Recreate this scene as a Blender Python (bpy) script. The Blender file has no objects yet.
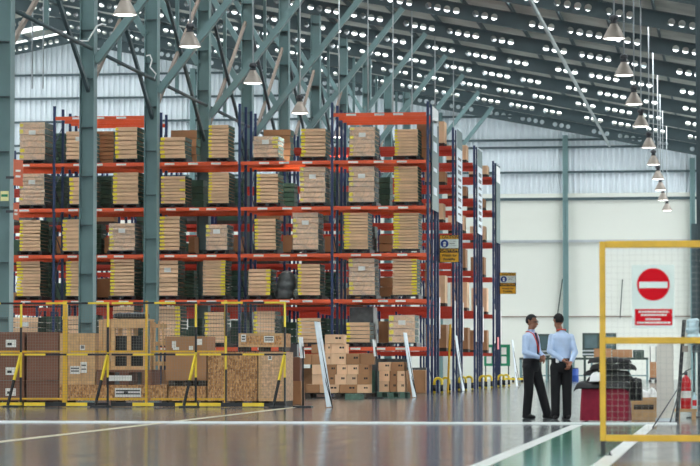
import bpy, math, random
from mathutils import Vector, Matrix
random.seed(7)
SC = bpy.context.scene
COL = SC.collection

# ------------------------------------------------------------------ camera
FPX, EYE = 2700.0, 0.95
TH = math.atan(130 / FPX)
PS = math.atan(377 * math.cos(TH) / FPX)
FW = Vector((-math.sin(PS) * math.cos(TH), math.cos(PS) * math.cos(TH), math.sin(TH)))
RT = Vector((math.cos(PS), math.sin(PS), 0))
UP = RT.cross(FW)
CAM = Vector((0, 0, EYE))
cd = bpy.data.cameras.new('camera')
cd.lens = FPX / 700 * 36
cd.clip_end = 500
cd.clip_start = 0.5
cam = bpy.data.objects.new('camera', cd)
cam.matrix_world = Matrix((RT, UP, -FW)).transposed().to_4x4()
cam.location = CAM
COL.objects.link(cam)
SC.camera = cam
cd.dof.use_dof = True
cd.dof.focus_distance = 62
cd.dof.aperture_fstop = 4.0

# ------------------------------------------------------------------ sky, sun, exposure
W = bpy.data.worlds.new('overcast_sky')
SC.world = W
W.use_nodes = True
_nt = W.node_tree
_bg = _nt.nodes['Background']
_tc = _nt.nodes.new('ShaderNodeTexCoord')
_sx = _nt.nodes.new('ShaderNodeSeparateXYZ')
_cr = _nt.nodes.new('ShaderNodeValToRGB')                 # overcast sky: zenith brighter than horizon
_cr.color_ramp.elements[0].position = 0.0
_cr.color_ramp.elements[0].color = (0.45, 0.48, 0.50, 1)
_cr.color_ramp.elements[1].position = 0.9
_cr.color_ramp.elements[1].color = (0.93, 0.98, 1.0, 1)
_nt.links.new(_tc.outputs['Generated'], _sx.inputs[0])
_nt.links.new(_sx.outputs['Z'], _cr.inputs[0])
_nt.links.new(_cr.outputs[0], _bg.inputs[0])
_bg.inputs[1].default_value = 8.0
SC.view_settings.view_transform = 'Standard'
SC.view_settings.look = 'None'
SC.view_settings.gamma = 1
SC.view_settings.use_curve_mapping = False
SC.view_settings.exposure = 0.78


def ray(px, py):
    return FW + RT * ((px - 350) / FPX) - UP * ((py - 233) / FPX)


def at(px, py, Y):
    d = ray(px, py)
    return CAM + d * (Y / d.y)


def fl(px, py, z=0.0):
    d = ray(px, py)
    return CAM + d * ((z - EYE) / d.z)


# ------------------------------------------------------------------ materials
def lin(c):
    c = c / 255
    return c / 12.92 if c <= .04045 else ((c + .055) / 1.055) ** 2.4


def rgb(r, g, b):
    return (lin(r), lin(g), lin(b), 1)


def M(name, col, rough=.6, metal=0., var=.12, scale=4., rand=0., bump=0., spec=.5, stretch=None):
    m = bpy.data.materials.new(name)
    m.use_nodes = True
    nt = m.node_tree
    b = nt.nodes['Principled BSDF']
    b.inputs['Roughness'].default_value = rough
    b.inputs['Metallic'].default_value = metal
    b.inputs['Specular IOR Level'].default_value = spec
    tc = nt.nodes.new('ShaderNodeTexCoord')
    src = tc.outputs['Object']
    if stretch:
        mp = nt.nodes.new('ShaderNodeMapping')
        mp.inputs['Scale'].default_value = stretch
        nt.links.new(src, mp.inputs[0])
        src = mp.outputs[0]
    n = nt.nodes.new('ShaderNodeTexNoise')
    n.inputs['Scale'].default_value = scale
    n.inputs['Detail'].default_value = 4
    nt.links.new(src, n.inputs['Vector'])
    hsv = nt.nodes.new('ShaderNodeHueSaturation')
    hsv.inputs['Color'].default_value = rgb(*col)
    mr = nt.nodes.new('ShaderNodeMapRange')
    mr.inputs['From Min'].default_value = .3
    mr.inputs['From Max'].default_value = .7
    mr.inputs['To Min'].default_value = 1 - var
    mr.inputs['To Max'].default_value = 1 + var
    nt.links.new(n.outputs['Fac'], mr.inputs['Value'])
    val = mr.outputs[0]
    if rand:
        oi = nt.nodes.new('ShaderNodeObjectInfo')
        r2 = nt.nodes.new('ShaderNodeMapRange')
        r2.inputs['To Min'].default_value = 1 - rand
        r2.inputs['To Max'].default_value = 1 + rand
        nt.links.new(oi.outputs['Random'], r2.inputs['Value'])
        mu = nt.nodes.new('ShaderNodeMath')
        mu.operation = 'MULTIPLY'
        nt.links.new(val, mu.inputs[0])
        nt.links.new(r2.outputs[0], mu.inputs[1])
        val = mu.outputs[0]
    nt.links.new(val, hsv.inputs['Value'])
    nt.links.new(hsv.outputs[0], b.inputs['Base Color'])
    if bump:
        bp = nt.nodes.new('ShaderNodeBump')
        bp.inputs['Strength'].default_value = bump
        bp.inputs['Distance'].default_value = .02
        nt.links.new(n.outputs['Fac'], bp.inputs['Height'])
        nt.links.new(bp.outputs[0], b.inputs['Normal'])
    return m


def emit(name, col, s):
    m = bpy.data.materials.new(name)
    m.use_nodes = True
    b = m.node_tree.nodes['Principled BSDF']
    b.inputs['Base Color'].default_value = rgb(*col)
    b.inputs['Emission Color'].default_value = rgb(*col)
    b.inputs['Emission Strength'].default_value = s
    return m


def clear_mat(name, fac, tint, rough, bump=0.):
    m = bpy.data.materials.new(name)
    m.use_nodes = True
    nt = m.node_tree
    out = nt.nodes['Material Output']
    b = nt.nodes['Principled BSDF']
    b.inputs['Base Color'].default_value = rgb(*tint)
    b.inputs['Roughness'].default_value = rough
    t = nt.nodes.new('ShaderNodeBsdfTransparent')
    mx = nt.nodes.new('ShaderNodeMixShader')
    n = nt.nodes.new('ShaderNodeTexNoise')
    n.inputs['Scale'].default_value = 5
    n.inputs['Distortion'].default_value = 1.5
    tc = nt.nodes.new('ShaderNodeTexCoord')
    nt.links.new(tc.outputs['Object'], n.inputs['Vector'])
    mr = nt.nodes.new('ShaderNodeMapRange')
    mr.inputs['From Min'].default_value = .35
    mr.inputs['From Max'].default_value = .7
    mr.inputs['To Min'].default_value = fac * .4
    mr.inputs['To Max'].default_value = fac * 1.7
    nt.links.new(n.outputs['Fac'], mr.inputs['Value'])
    nt.links.new(mr.outputs[0], mx.inputs[0])
    nt.links.new(t.outputs[0], mx.inputs[1])
    nt.links.new(b.outputs[0], mx.inputs[2])
    nt.links.new(mx.outputs[0], out.inputs[0])
    if bump:
        bp = nt.nodes.new('ShaderNodeBump')
        bp.inputs['Strength'].default_value = bump
        bp.inputs['Distance'].default_value = .03
        nt.links.new(n.outputs['Fac'], bp.inputs['Height'])
        nt.links.new(bp.outputs[0], b.inputs['Normal'])
    return m


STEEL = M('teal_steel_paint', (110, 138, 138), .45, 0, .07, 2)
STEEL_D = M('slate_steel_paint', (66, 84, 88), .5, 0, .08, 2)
TAUPE = M('taupe_steel', (142, 128, 116), .6, 0, .12, 6)
ORANGE_SH = M('shaded_orange_beam', (196, 58, 36), .45, 0, .06, 3)  # beam orange for the racks behind, with shade put into the colour
NAVY = M('navy_rack_paint', (24, 48, 92), .4, 0, .1, 3)
ORANGE = M('orange_beam_paint', (236, 90, 40), .4, 0, .05, 3)
KRAFT = M('kraft_carton', (230, 188, 150), .75, 0, .08, 2.5, .12)
KRAFT_D = M('brown_carton', (168, 122, 84), .75, 0, .08, 3, .10)
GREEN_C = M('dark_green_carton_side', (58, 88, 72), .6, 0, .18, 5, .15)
MAROON_C = M('reddish_brown_carton', (122, 82, 64), .75, 0, .08, 3, .08)
YTAPE = M('yellow_tape', (246, 222, 44), .4, 0, .04)
BLACKP = M('black_plastic', (22, 23, 25), .45, 0, .15, 6)
DKWOOD = M('dark_pallet_wood', (62, 52, 44), .8, 0, .25, 8)
WOOD = M('pine_wood', (206, 164, 116), .7, 0, .14, 9, .06, stretch=(1, 6, 1))
WOOD_G = M('green_pallet_paint', (86, 116, 100), .7, 0, .2, 8)
WHITE = M('white_print', (238, 240, 238), .5, 0, .03)
PAPER = M('white_label_paper', (230, 228, 220), .7, 0, .05)
INK = M('dark_ink', (28, 30, 34), .7, 0, .05)
YEL = M('yellow_fence_paint', (222, 172, 30), .45, 0, .1, 4)
YEL2 = M('yellow_stripe_paint', (236, 204, 48), .45, 0, .08, 4)
BLK = M('black_stripe_paint', (20, 21, 23), .5, 0, .1, 4)
WIRE = M('grey_wire', (128, 128, 120), .5, .3, .05)
CREAM = M('cream_wall_paint', (218, 220, 210), .6, 0, .025, .25)
SHEET = M('white_corrugated_sheet', (220, 228, 232), .5, 0, .05, .4, stretch=(1, 1, .12))
ROOFM = M('grey_roof_sheet', (186, 187, 176), .7, 0, .18, .8)
ALU = M('brushed_aluminium_reflector', (168, 158, 148), .42, .55, .06, 3)
GREY = M('grey_housing', (74, 76, 80), .5, .2, .08)
LGREY = M('light_grey_metal', (186, 192, 194), .4, .4, .06)
LAMPW = emit('lamp_glow', (255, 252, 244), 3.0)
RED = M('red_sign_paint', (216, 4, 28), .6, 0, .03, spec=.15)
SIGNW = M('pale_sign_board', (230, 240, 233), .6, 0, .02, spec=.2)
ORSIGN = M('orange_red_sign', (212, 112, 82), .5, 0, .06)
MAROON = M('maroon_tablecloth', (134, 18, 46), .8, 0, .14, 6)
BLUE = M('blue_symbol', (24, 66, 140), .45, 0, .05)
AMBER = M('amber_sign', (236, 176, 28), .45, 0, .05)
TEALB = M('dark_teal_banner', (60, 92, 92), .4, 0, .35, 1.2)
PALEB = M('pale_banner', (216, 226, 234), .45, 0, .12, 1.5)
SKIN = M('skin', (150, 102, 78), .55, 0, .05, 8)
SKIN2 = M('skin_tone', (156, 104, 80), .55, 0, .05, 8)
SHIRT = M('light_blue_shirt', (188, 208, 236), .8, 0, .07, 9, bump=.5)
TROU = M('black_trousers', (12, 12, 16), .8, 0, .15, 9, bump=.3)
HAIR = M('black_hair', (12, 11, 11), .75, 0, .3, 30)
SHOE = M('black_leather', (16, 15, 15), .3, 0, .1)
LANY = M('red_lanyard', (214, 66, 46), .6, 0, .05)
TIE = M('dark_tie', (36, 36, 62), .6, 0, .1)
HELM = M('white_helmet_plastic', (240, 240, 238), .3, 0, .02)
EXTR = M('extinguisher_red', (196, 16, 28), .3, 0, .04)
JACK = M('black_garment', (13, 13, 15), .55, 0, .3, 7, bump=.8)
WRAP = clear_mat('stretch_wrap_film', .16, (235, 236, 232), .3, .15)
DKWRAP = M('grey_film_wrap', (88, 92, 92), .35, 0, .35, 5, bump=.8)
GLASSD = M('dark_glazing', (74, 96, 98), .2, 0, .12, 2)
OLIVE = M('dark_green_metal', (50, 66, 60), .5, 0, .12, 2)
GREENB = M('green_board', (30, 132, 92), .5, 0, .08)
PINK = M('pink_tag', (226, 120, 128), .5, 0, .04)
CYAN = M('pale_blue_plastic', (196, 222, 228), .25, 0, .08, 9)
SKYL = clear_mat('translucent_skylight', .25, (235, 240, 238), .4)
LINEW = M('white_floor_paint', (226, 228, 222), .3, 0, .08, 3)
LINEC = M('cream_floor_paint', (214, 200, 168), .35, 0, .1, 3)
GREENF = M('green_floor_paint', (56, 138, 104), .12, 0, .1, 1.2)


def osb():
    m = M('oriented_strand_board', (196, 150, 98), .7, 0, .1, 3, .04)
    nt = m.node_tree
    b = nt.nodes['Principled BSDF']
    v = nt.nodes.new('ShaderNodeTexVoronoi')
    v.inputs['Scale'].default_value = 34
    tc = nt.nodes.new('ShaderNodeTexCoord')
    mp = nt.nodes.new('ShaderNodeMapping')
    mp.inputs['Scale'].default_value = (1, 1, .55)
    nt.links.new(tc.outputs['Object'], mp.inputs[0])
    nt.links.new(mp.outputs[0], v.inputs['Vector'])
    cr = nt.nodes.new('ShaderNodeValToRGB')
    cr.color_ramp.elements[0].color = rgb(116, 72, 36)
    cr.color_ramp.elements[1].color = rgb(226, 176, 118)
    e = cr.color_ramp.elements.new(.4)
    e.color = rgb(176, 124, 72)
    nt.links.new(v.outputs['Color'], cr.inputs[0])
    nt.links.new(cr.outputs[0], b.inputs['Base Color'])
    return m


OSB = osb()


def floor_mat():
    m = bpy.data.materials.new('polished_concrete')
    m.use_nodes = True
    nt = m.node_tree
    b = nt.nodes['Principled BSDF']
    tc = nt.nodes.new('ShaderNodeTexCoord')
    n1 = nt.nodes.new('ShaderNodeTexNoise')
    n1.inputs['Scale'].default_value = .35
    n1.inputs['Detail'].default_value = 8
    n2 = nt.nodes.new('ShaderNodeTexNoise')
    n2.inputs['Scale'].default_value = 3
    n2.inputs['Detail'].default_value = 6
    mp = nt.nodes.new('ShaderNodeMapping')
    mp.inputs['Scale'].default_value = (1.5, .25, 1)
    nt.links.new(tc.outputs['Object'], mp.inputs[0])
    nt.links.new(tc.outputs['Object'], n1.inputs['Vector'])
    nt.links.new(mp.outputs[0], n2.inputs['Vector'])
    cr = nt.nodes.new('ShaderNodeValToRGB')
    cr.color_ramp.elements[0].position = .32
    cr.color_ramp.elements[1].position = .7
    cr.color_ramp.elements[0].color = rgb(86, 90, 94)
    cr.color_ramp.elements[1].color = rgb(118, 122, 124)
    nt.links.new(n1.outputs['Fac'], cr.inputs[0])
    nt.links.new(cr.outputs[0], b.inputs['Base Color'])
    mr = nt.nodes.new('ShaderNodeMapRange')
    mr.inputs['To Min'].default_value = .06
    mr.inputs['To Max'].default_value = .19
    nt.links.new(n2.outputs['Fac'], mr.inputs['Value'])
    nt.links.new(mr.outputs[0], b.inputs['Roughness'])
    bp = nt.nodes.new('ShaderNodeBump')
    bp.inputs['Strength'].default_value = .06
    bp.inputs['Distance'].default_value = .01
    nt.links.new(n2.outputs['Fac'], bp.inputs['Height'])
    nt.links.new(bp.outputs[0], b.inputs['Normal'])
    return m


FLOOR = floor_mat()


# ------------------------------------------------------------------ mesh helpers
ORG = {}


class MB:
    def __init__(s):
        s.v, s.f, s.m, s.sm = [], [], [], []

    def add(s, verts, faces, mi=0, smooth=False):
        o = len(s.v)
        s.v += [tuple(v) for v in verts]
        for i, f in enumerate(faces):
            s.f.append([o + k for k in f])
            s.m.append(mi[i] if isinstance(mi, (list, tuple)) else mi)
            s.sm.append(smooth)
        return s

    def box(s, x0, x1, y0, y1, z0, z1, mi=0, side=None):
        if x0 > x1: x0, x1 = x1, x0
        if y0 > y1: y0, y1 = y1, y0
        if z0 > z1: z0, z1 = z1, z0
        v = [(x0, y0, z0), (x1, y0, z0), (x1, y1, z0), (x0, y1, z0), (x0, y0, z1), (x1, y0, z1), (x1, y1, z1), (x0, y1, z1)]
        f = [(0, 3, 2, 1), (4, 5, 6, 7), (0, 1, 5, 4), (2, 3, 7, 6), (1, 2, 6, 5), (3, 0, 4, 7)]
        ms = [mi] * 4 + [mi if side is None else side] * 2
        return s.add(v, f, ms)

    def bar(s, p, q, w, h, mi=0, up=(0, 0, 1)):
        p, q = Vector(p), Vector(q)
        d = (q - p).normalized()
        a = d.cross(Vector(up))
        if a.length < 1e-4:
            a = d.cross(Vector((0, 1, 0)))
        a.normalize()
        b = a.cross(d)
        v = []
        for c in (p, q):
            for i, j in ((-1, -1), (1, -1), (1, 1), (-1, 1)):
                v.append(c + a * (w / 2 * i) + b * (h / 2 * j))
        return s.add(v, [(3, 2, 1, 0), (4, 5, 6, 7), (0, 1, 5, 4), (1, 2, 6, 5), (2, 3, 7, 6), (3, 0, 4, 7)], mi)

    def striped(s, p, q, w, h, n, first=0, up=(0, 0, 1)):
        p, q = Vector(p), Vector(q)
        for i in range(n):
            s.bar(p.lerp(q, i / n), p.lerp(q, (i + 1) / n), w, h, (i + first) % 2, up)
        return s

    def tube(s, pts, r, n=8, mi=0, caps=True):
        pts = [Vector(p) for p in pts]
        rs = r if isinstance(r, (list, tuple)) else [r] * len(pts)
        v, f = [], []
        for i, p in enumerate(pts):
            d = (pts[min(i + 1, len(pts) - 1)] - pts[max(i - 1, 0)]).normalized()
            a = d.cross(Vector((0, 0, 1)))
            if a.length < 1e-3:
                a = d.cross(Vector((0, 1, 0)))
            a.normalize()
            b = d.cross(a)
            for k in range(n):
                t = 2 * math.pi * k / n
                v.append(p + (a * math.cos(t) + b * math.sin(t)) * rs[i])
        for i in range(len(pts) - 1):
            for k in range(n):
                f.append((i * n + k, i * n + (k + 1) % n, (i + 1) * n + (k + 1) % n, (i + 1) * n + k))
        if caps:
            f.append(tuple(reversed(range(n))))
            f.append(tuple(range((len(pts) - 1) * n, len(pts) * n)))
        return s.add(v, f, mi, True)

    def lathe(s, prof, c=(0, 0, 0), n=20, mi=0, sx=1, sy=1, smooth=True, caps=True):
        v, f = [], []
        for r, z in prof:
            for k in range(n):
                t = 2 * math.pi * k / n
                v.append((c[0] + r * math.cos(t) * sx, c[1] + r * math.sin(t) * sy, c[2] + z))
        for i in range(len(prof) - 1):
            for k in range(n):
                f.append((i * n + k, i * n + (k + 1) % n, (i + 1) * n + (k + 1) % n, (i + 1) * n + k))
        if caps:
            f.append(tuple(reversed(range(n))))
            f.append(tuple(range((len(prof) - 1) * n, len(prof) * n)))
        return s.add(v, f, mi, smooth)

    def capsule(s, p, q, r0, r1, n=14, flat=1.0, up=(0, 0, 1)):
        p, q = Vector(p), Vector(q)
        d = (q - p)
        L = d.length
        d.normalize()
        a = d.cross(Vector(up))
        if a.length < 1e-3:
            a = d.cross(Vector((0, 1, 0)))
        a.normalize()
        b = d.cross(a)
        rings = []
        for i in range(1, 5):
            t = math.pi / 2 * i / 4
            rings.append((-r0 * math.cos(t), r0 * math.sin(t)))
        for i in range(1, 4):
            rings.append((L * i / 4, r0 + (r1 - r0) * i / 4))
        for i in range(0, 4):
            t = math.pi / 2 * i / 4
            rings.append((L + r1 * math.sin(t), r1 * math.cos(t)))
        v, f = [], []
        for h, r in rings:
            for k in range(n):
                t = 2 * math.pi * k / n
                v.append(p + d * h + a * (r * math.cos(t)) + b * (r * flat * math.sin(t)))
        m = len(rings)
        for i in range(m - 1):
            for k in range(n):
                f.append((i * n + k, i * n + (k + 1) % n, (i + 1) * n + (k + 1) % n, (i + 1) * n + k))
        f.append(tuple(reversed(range(n))))
        f.append(tuple(range((m - 1) * n, m * n)))
        return s.add(v, f, 0, True)

    def loft(s, rings, n=24, smooth=True, mi=0):
        v, f = [], []
        for cx, cy, cz, rx, ry in rings:
            for k in range(n):
                t = 2 * math.pi * k / n
                v.append((cx + rx * math.cos(t), cy + ry * math.sin(t), cz))
        m = len(rings)
        for i in range(m - 1):
            for k in range(n):
                f.append((i * n + k, i * n + (k + 1) % n, (i + 1) * n + (k + 1) % n, (i + 1) * n + k))
        f.append(tuple(reversed(range(n))))
        f.append(tuple(range((m - 1) * n, m * n)))
        return s.add(v, f, mi, smooth)

    def build(s, name, mats, parent=None, label=None, remesh=0, smoothit=0, bevel=0):
        me = bpy.data.meshes.new(name)
        og = ORG.get(parent.name, Vector()) if parent else Vector()
        me.from_pydata([Vector(v) - og for v in s.v], [], s.f)
        for m in (mats if isinstance(mats, (list, tuple)) else [mats]):
            me.materials.append(m)
        me.polygons.foreach_set('material_index', s.m)
        me.polygons.foreach_set('use_smooth', s.sm)
        me.update()
        o = bpy.data.objects.new(name, me)
        COL.objects.link(o)
        if remesh:
            r = o.modifiers.new('union', 'REMESH')
            r.mode = 'VOXEL'
            r.voxel_size = remesh
            r.use_smooth_shade = True
            if smoothit:
                q = o.modifiers.new('soft', 'SMOOTH')
                q.iterations = smoothit
                q.factor = .5
            dg = bpy.context.evaluated_depsgraph_get()
            new = bpy.data.meshes.new_from_object(o.evaluated_get(dg))
            o.modifiers.clear()
            o.data = new
            if not new.materials:
                new.materials.append(mats[0] if isinstance(mats, (list, tuple)) else mats)
        if bevel:
            b = o.modifiers.new('edge', 'BEVEL')
            b.width = bevel
            b.segments = 2
        if parent:
            o.parent = parent
            ORG[o.name] = og
        if label:
            o['label'] = label
        return o


def tag(o, label, cat, group=None):
    o['label'] = label
    o['category'] = cat
    if group:
        o['group'] = group
    return o


def thing(name, label, cat, loc, group=None, rot=None):
    """Empty at the thing's base. Without rot, part meshes are given in world coordinates; with rot, in local ones."""
    o = bpy.data.objects.new(name, None)
    o.empty_display_size = .2
    COL.objects.link(o)
    o.location = loc
    if rot is not None:
        o.rotation_euler = rot
        ORG[o.name] = Vector()
    else:
        ORG[o.name] = Vector(loc)
    return tag(o, label, cat, group)


def struct(o):
    o['kind'] = 'structure'
    return o


ORD = ['first', 'second', 'third', 'fourth', 'fifth', 'sixth', 'seventh', 'eighth', 'ninth', 'tenth', 'eleventh', 'twelfth']
NUM = ['no', 'one', 'two', 'three', 'four', 'five', 'six', 'seven', 'eight', 'nine', 'ten', 'eleven', 'twelve', 'thirteen']


def text_mesh(txt, size, org, xdir, ydir, mat, parent, name='lettering', align='CENTER', thick=.002):
    c = bpy.data.curves.new(name, 'FONT')
    c.body = txt
    c.size = size
    c.align_x = align
    c.align_y = 'CENTER'
    c.extrude = thick
    c.offset = size * .022
    t = bpy.data.objects.new(name, c)
    COL.objects.link(t)
    bpy.context.view_layer.update()
    dg = bpy.context.evaluated_depsgraph_get()
    me = bpy.data.meshes.new_from_object(t.evaluated_get(dg))
    bpy.data.objects.remove(t)
    x, y = Vector(xdir).normalized(), Vector(ydir).normalized()
    z = x.cross(y)
    mw = Matrix((x, y, z)).transposed().to_4x4()
    mw.translation = Vector(org) - ORG.get(parent.name, Vector())
    me.transform(mw)
    me.materials.clear()
    me.materials.append(mat)
    o = bpy.data.objects.new(name, me)
    COL.objects.link(o)
    o.parent = parent
    ORG[o.name] = ORG.get(parent.name, Vector())
    return o


# ================================================================== SETTING
# ---- floor
fo = struct(MB().box(-85, 40, -40, 160, -.3, 0).build('floor', FLOOR))


def paint(p, q, w, mat, z, label):
    p, q = Vector((p[0], p[1], 0)), Vector((q[0], q[1], 0))
    d = (q - p).normalized()
    a = Vector((-d.y, d.x, 0)) * w / 2
    MB().add([p - a + Vector((0, 0, z)), q - a + Vector((0, 0, z)), q + a + Vector((0, 0, z)), p + a + Vector((0, 0, z))], [(0, 1, 2, 3)]).build('floor_marking', mat, fo, label)


paint((-8.4, 18), (-9.18, 57.5), .16, LINEC, .003, 'cream painted line')
paint((-2.26, 14), (-2.28, 41.5), .17, LINEW, .003, 'white painted line beside green walkway')
paint((-1.16, 14), (-1.16, 42.2), .17, LINEW, .003, 'white painted line under the yellow fence')
paint((-1.71, 14), (-1.71, 41.5), .98, GREENF, .002, 'green painted walkway')

# ---- roof geometry
RX, RZ, RS = -38.0, 19.72, .192                      # ridge of the rafter undersides


def rafz(x):
    return RZ - RS * abs(x - RX)


COLX = -17.2
COLY = lambda k: 71.67 + 8.23 * k if k >= 0 else 63.05
RAFY = {k: COLY(k) for k in range(0, 10)}
RAFY[10] = 154.0
RD = .60
XL, XR = -62.0, 14.0

roof = MB()
SHEETZ = RD + .2
strips = []
for k in range(-12, 10):
    y = 71.67 + 8.23 * k
    strips += [(y + 4.9, y + 6.3)]
R0 = 71.67 - 12 * 8.23
strips.append((154.3, 154.95))
ys = [R0]
solid = []
for a, b in strips:
    solid.append((ys[-1], a))
    ys.append(b)
solid.append((ys[-1], 160.0))


def roofpanel(mb, y0, y1, z=SHEETZ, t=.05):
    for xa, xb in ((XL, RX), (RX, XR)):
        za, zb = rafz(xa) + z, rafz(xb) + z
        mb.add([(xa, y0, za), (xb, y0, zb), (xb, y1, zb), (xa, y1, za), (xa, y0, za + t), (xb, y0, zb + t), (xb, y1, zb + t), (xa, y1, za + t)],
               [(0, 3, 2, 1), (4, 5, 6, 7), (0, 1, 5, 4), (2, 3, 7, 6), (1, 2, 6, 5), (3, 0, 4, 7)])


for a, b in solid:
    roofpanel(roof, a, b)
ceil = struct(roof.build('ceiling', ROOFM))
for a, b in strips:
    mb = MB()
    roofpanel(mb, a, b, SHEETZ, .01)
    mb.build('skylight', SKYL, ceil, 'translucent white skylight strip')
# purlins
PURL = []
x = XL + .6
while x < XR:
    z = rafz(x) + RD
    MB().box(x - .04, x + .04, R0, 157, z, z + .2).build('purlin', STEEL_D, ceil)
    PURL.append(x)
    x += 1.9


def rafter(y):
    """cellular beam: web with round holes between two flanges, following both roof slopes"""
    mb = MB()
    tw = .006
    pitch, r = .37, .130
    x = XL
    n = 16
    while x < XR - .01:
        xc = x + pitch / 2
        zc = rafz(xc) + RD / 2
        sg = RS if xc < RX else -RS
        inner, outer = [], []
        for k in range(n):
            t = 2 * math.pi * k / n + math.pi / n
            cx, cz = math.cos(t), math.sin(t)
            inner.append((xc + r * cx, zc + r * cz + sg * r * cx * .0))
            m = max(abs(cx) / (pitch / 2), abs(cz) / (RD / 2))
            ox, oz = cx / m, cz / m
            outer.append((xc + ox, zc + oz + sg * ox))
        v = [(a, y, b) for a, b in outer] + [(a, y, b) for a, b in inner]
        f = [(k, (k + 1) % n, n + (k + 1) % n, n + k) for k in range(n)]
        # corners
        j = min(range(len(PURL)), key=lambda q: abs(PURL[q] - xc))
        solid_web = abs(PURL[j] - xc) < .2 or (j % 3 == 1 and abs(PURL[j] - xc) < .5)
        if solid_web:                                     # no hole where a purlin is seated
            mb.add([(a, y, b) for a, b in outer], [tuple(range(n))])
        else:
            mb.add(v, f)
        x += pitch
    for xa, xb in ((XL, RX), (RX, XR)):
        for dz in (0, RD):
            mb.bar((xa, y, rafz(xa) + dz), (xb, y, rafz(xb) + dz), .2, .025)
    return mb


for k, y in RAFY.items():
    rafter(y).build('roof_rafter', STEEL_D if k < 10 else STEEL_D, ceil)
# long light pipe under the rafters, running away from the viewer
MB().tube([(-6.55, 47, 13.3), (-6.55, 154, 13.3)], .075, 10).build('roof_pipe', M('galvanised_pipe', (150, 160, 160), .35, .5, .2, 2), ceil, 'light grey pipe hung under the rafters')

# ---- back wall
WY = 157.3
wz = lambda py: at(600, py, WY).z
zc_ = wz(197)
MB_w = MB().box(-85, 30, WY, WY + .2, 0, zc_)
wb = struct(MB_w.build('wall_back', CREAM))
mb = MB()
x = -80.0
prev = None
pts = []
while x < 28:
    pts += [(x, 0), (x + .15, 0), (x + .2, -.1), (x + .27, -.1)]
    x += .32
v = []
for px_, dy in pts:
    top = min(rafz(px_) + RD + .15, 21)
    v += [(px_, WY + .06 + dy, zc_), (px_, WY + .06 + dy, max(top, zc_ + .1))]
mb.add(v, [(2 * i, 2 * i + 2, 2 * i + 3, 2 * i + 1) for i in range(len(pts) - 1)])
mb.build('corrugated_cladding', SHEET, wb)
for z in (wz(172), wz(147), 13.95, 15.36, 16.77, 18.18):
    MB().box(-70, 20, WY - .22, WY - .02, z - .06, z + .06).build('girt', STEEL_D, wb)
MB().box(-85, 30, WY - .12, WY - .001, zc_ - .02, zc_ + .22).build('wall_capping', CREAM, wb)
MB().box(-85, 30, WY - .14, WY - .001, zc_ - .18, zc_ - .02).build('girt', STEEL_D, wb)
z = wz(241)
MB().box(-85, 30, WY - .2, WY - .001, z - .07, z + .07).build('girt', LGREY, wb)
z = wz(316.5)
MB().box(-30, 8, WY - .1, WY - .001, z - .035, z + .035).build('wall_rail', TAUPE, wb)
for px_ in (566, 693.5, 440, 318, 192):
    X = at(px_, 363, WY - .3).x
    p = MB()
    p.box(X - .15, X + .15, WY - .42, WY - .40, 0, rafz(X))
    p.box(X - .15, X + .15, WY - .03, WY - .01, 0, rafz(X))
    p.box(X - .02, X + .02, WY - .42, WY - .02, 0, rafz(X))
    p.build('wall_post', STEEL, wb)

# ---- side walls, out of view, openings added to let light onto the back wall
struct(MB().box(XL - .3, XL, -40, 100, 0, rafz(XL) + RD).build('wall_left', SHEET))
fw = MB()  # unseen front wall, added with its opening to shape the incoming light
fw.box(XL, -24, -32, -31.7, 0, 22)
fw.box(12, XR, -32, -31.7, 0, 22)
fw.box(-24, 12, -32, -31.7, 8.5, 22)
struct(fw.build('wall_front', SHEET))
struct(MB().box(XR, XR + .3, -40, 112, 0, rafz(XR) + RD).build('wall_right', SHEET))
# ================================================================== STEEL COLUMNS
colnames = []
for k in range(-1, 10):
    y = COLY(k)
    X = COLX
    top = rafz(X) if k >= 0 else 15.4
    if k == -1:
        lab = 'teal steel column nearest of its row, cut by the photo edge, bearing hanging signs'
    elif k == 0:
        lab = 'teal steel column standing just behind the striped barriers, second nearest of its row'
    elif k == 1:
        lab = 'teal steel column in front of the rack, third nearest of its row'
    else:
        lab = f'teal steel column rising behind the front rack beams, {ORD[k+1]} nearest of its row'
    t = thing('steel_column', lab, 'column', (X, y, 0), 'row of teal steel columns')
    mb = MB()
    mb.box(X - .2, X - .18, y - .2, y + .2, 0, top)
    mb.box(X + .18, X + .2, y - .2, y + .2, 0, top)
    mb.box(X - .18, X + .18, y - .01, y + .01, 0, top)
    mb.build('shaft', STEEL, t)
    z = .7
    while z < top - .3:
        MB().box(X - .18, X + .18, y - .195, y - .01, z - .008, z + .008).build('stiffener_plate', STEEL_D, t)
        z += 1.33
    if k >= 0:
        b = MB()
        b.bar((X + .2, y, 9.15), (X + 4.7, y, rafz(X + 4.7) + .02), .2, .24, 0, (0, 1, 0))
        b.build('knee_brace', STEEL, t)
        b = MB()
        b.bar((X - .2, y, 10.9), (X - 3.5, y, rafz(X - 3.5) + .02), .2, .2, 0, (0, 1, 0))
        b.build('knee_brace', STEEL, t)
    if k < 9:
        y2 = COLY(k + 1)
        MB().bar((X - .05, y + .2, 8.35), (X - .05, y2 - .2, 13.3), .13, .09, 0, (1, 0, 0)).build('diagonal_brace', TAUPE, t)  # brace pair: lit brown and shaded slate put into the colours
        MB().bar((X + .05, y2 - .2, 8.35), (X + .05, y + .2, 13.3), .13, .09, 0, (1, 0, 0)).build('diagonal_brace', STEEL_D, t)
        MB().tube([(X + .12, y + .2, 9.5), (X + .12, y2 - .2, 9.5)], .055, 8).build('tie_pipe', STEEL_D, t)
        ym = (y + y2) / 2
        MB().box(X - .13, X - .02, ym - .06, ym + .06, 9.5, 15.3).build('hanger_post', STEEL, t)
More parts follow.
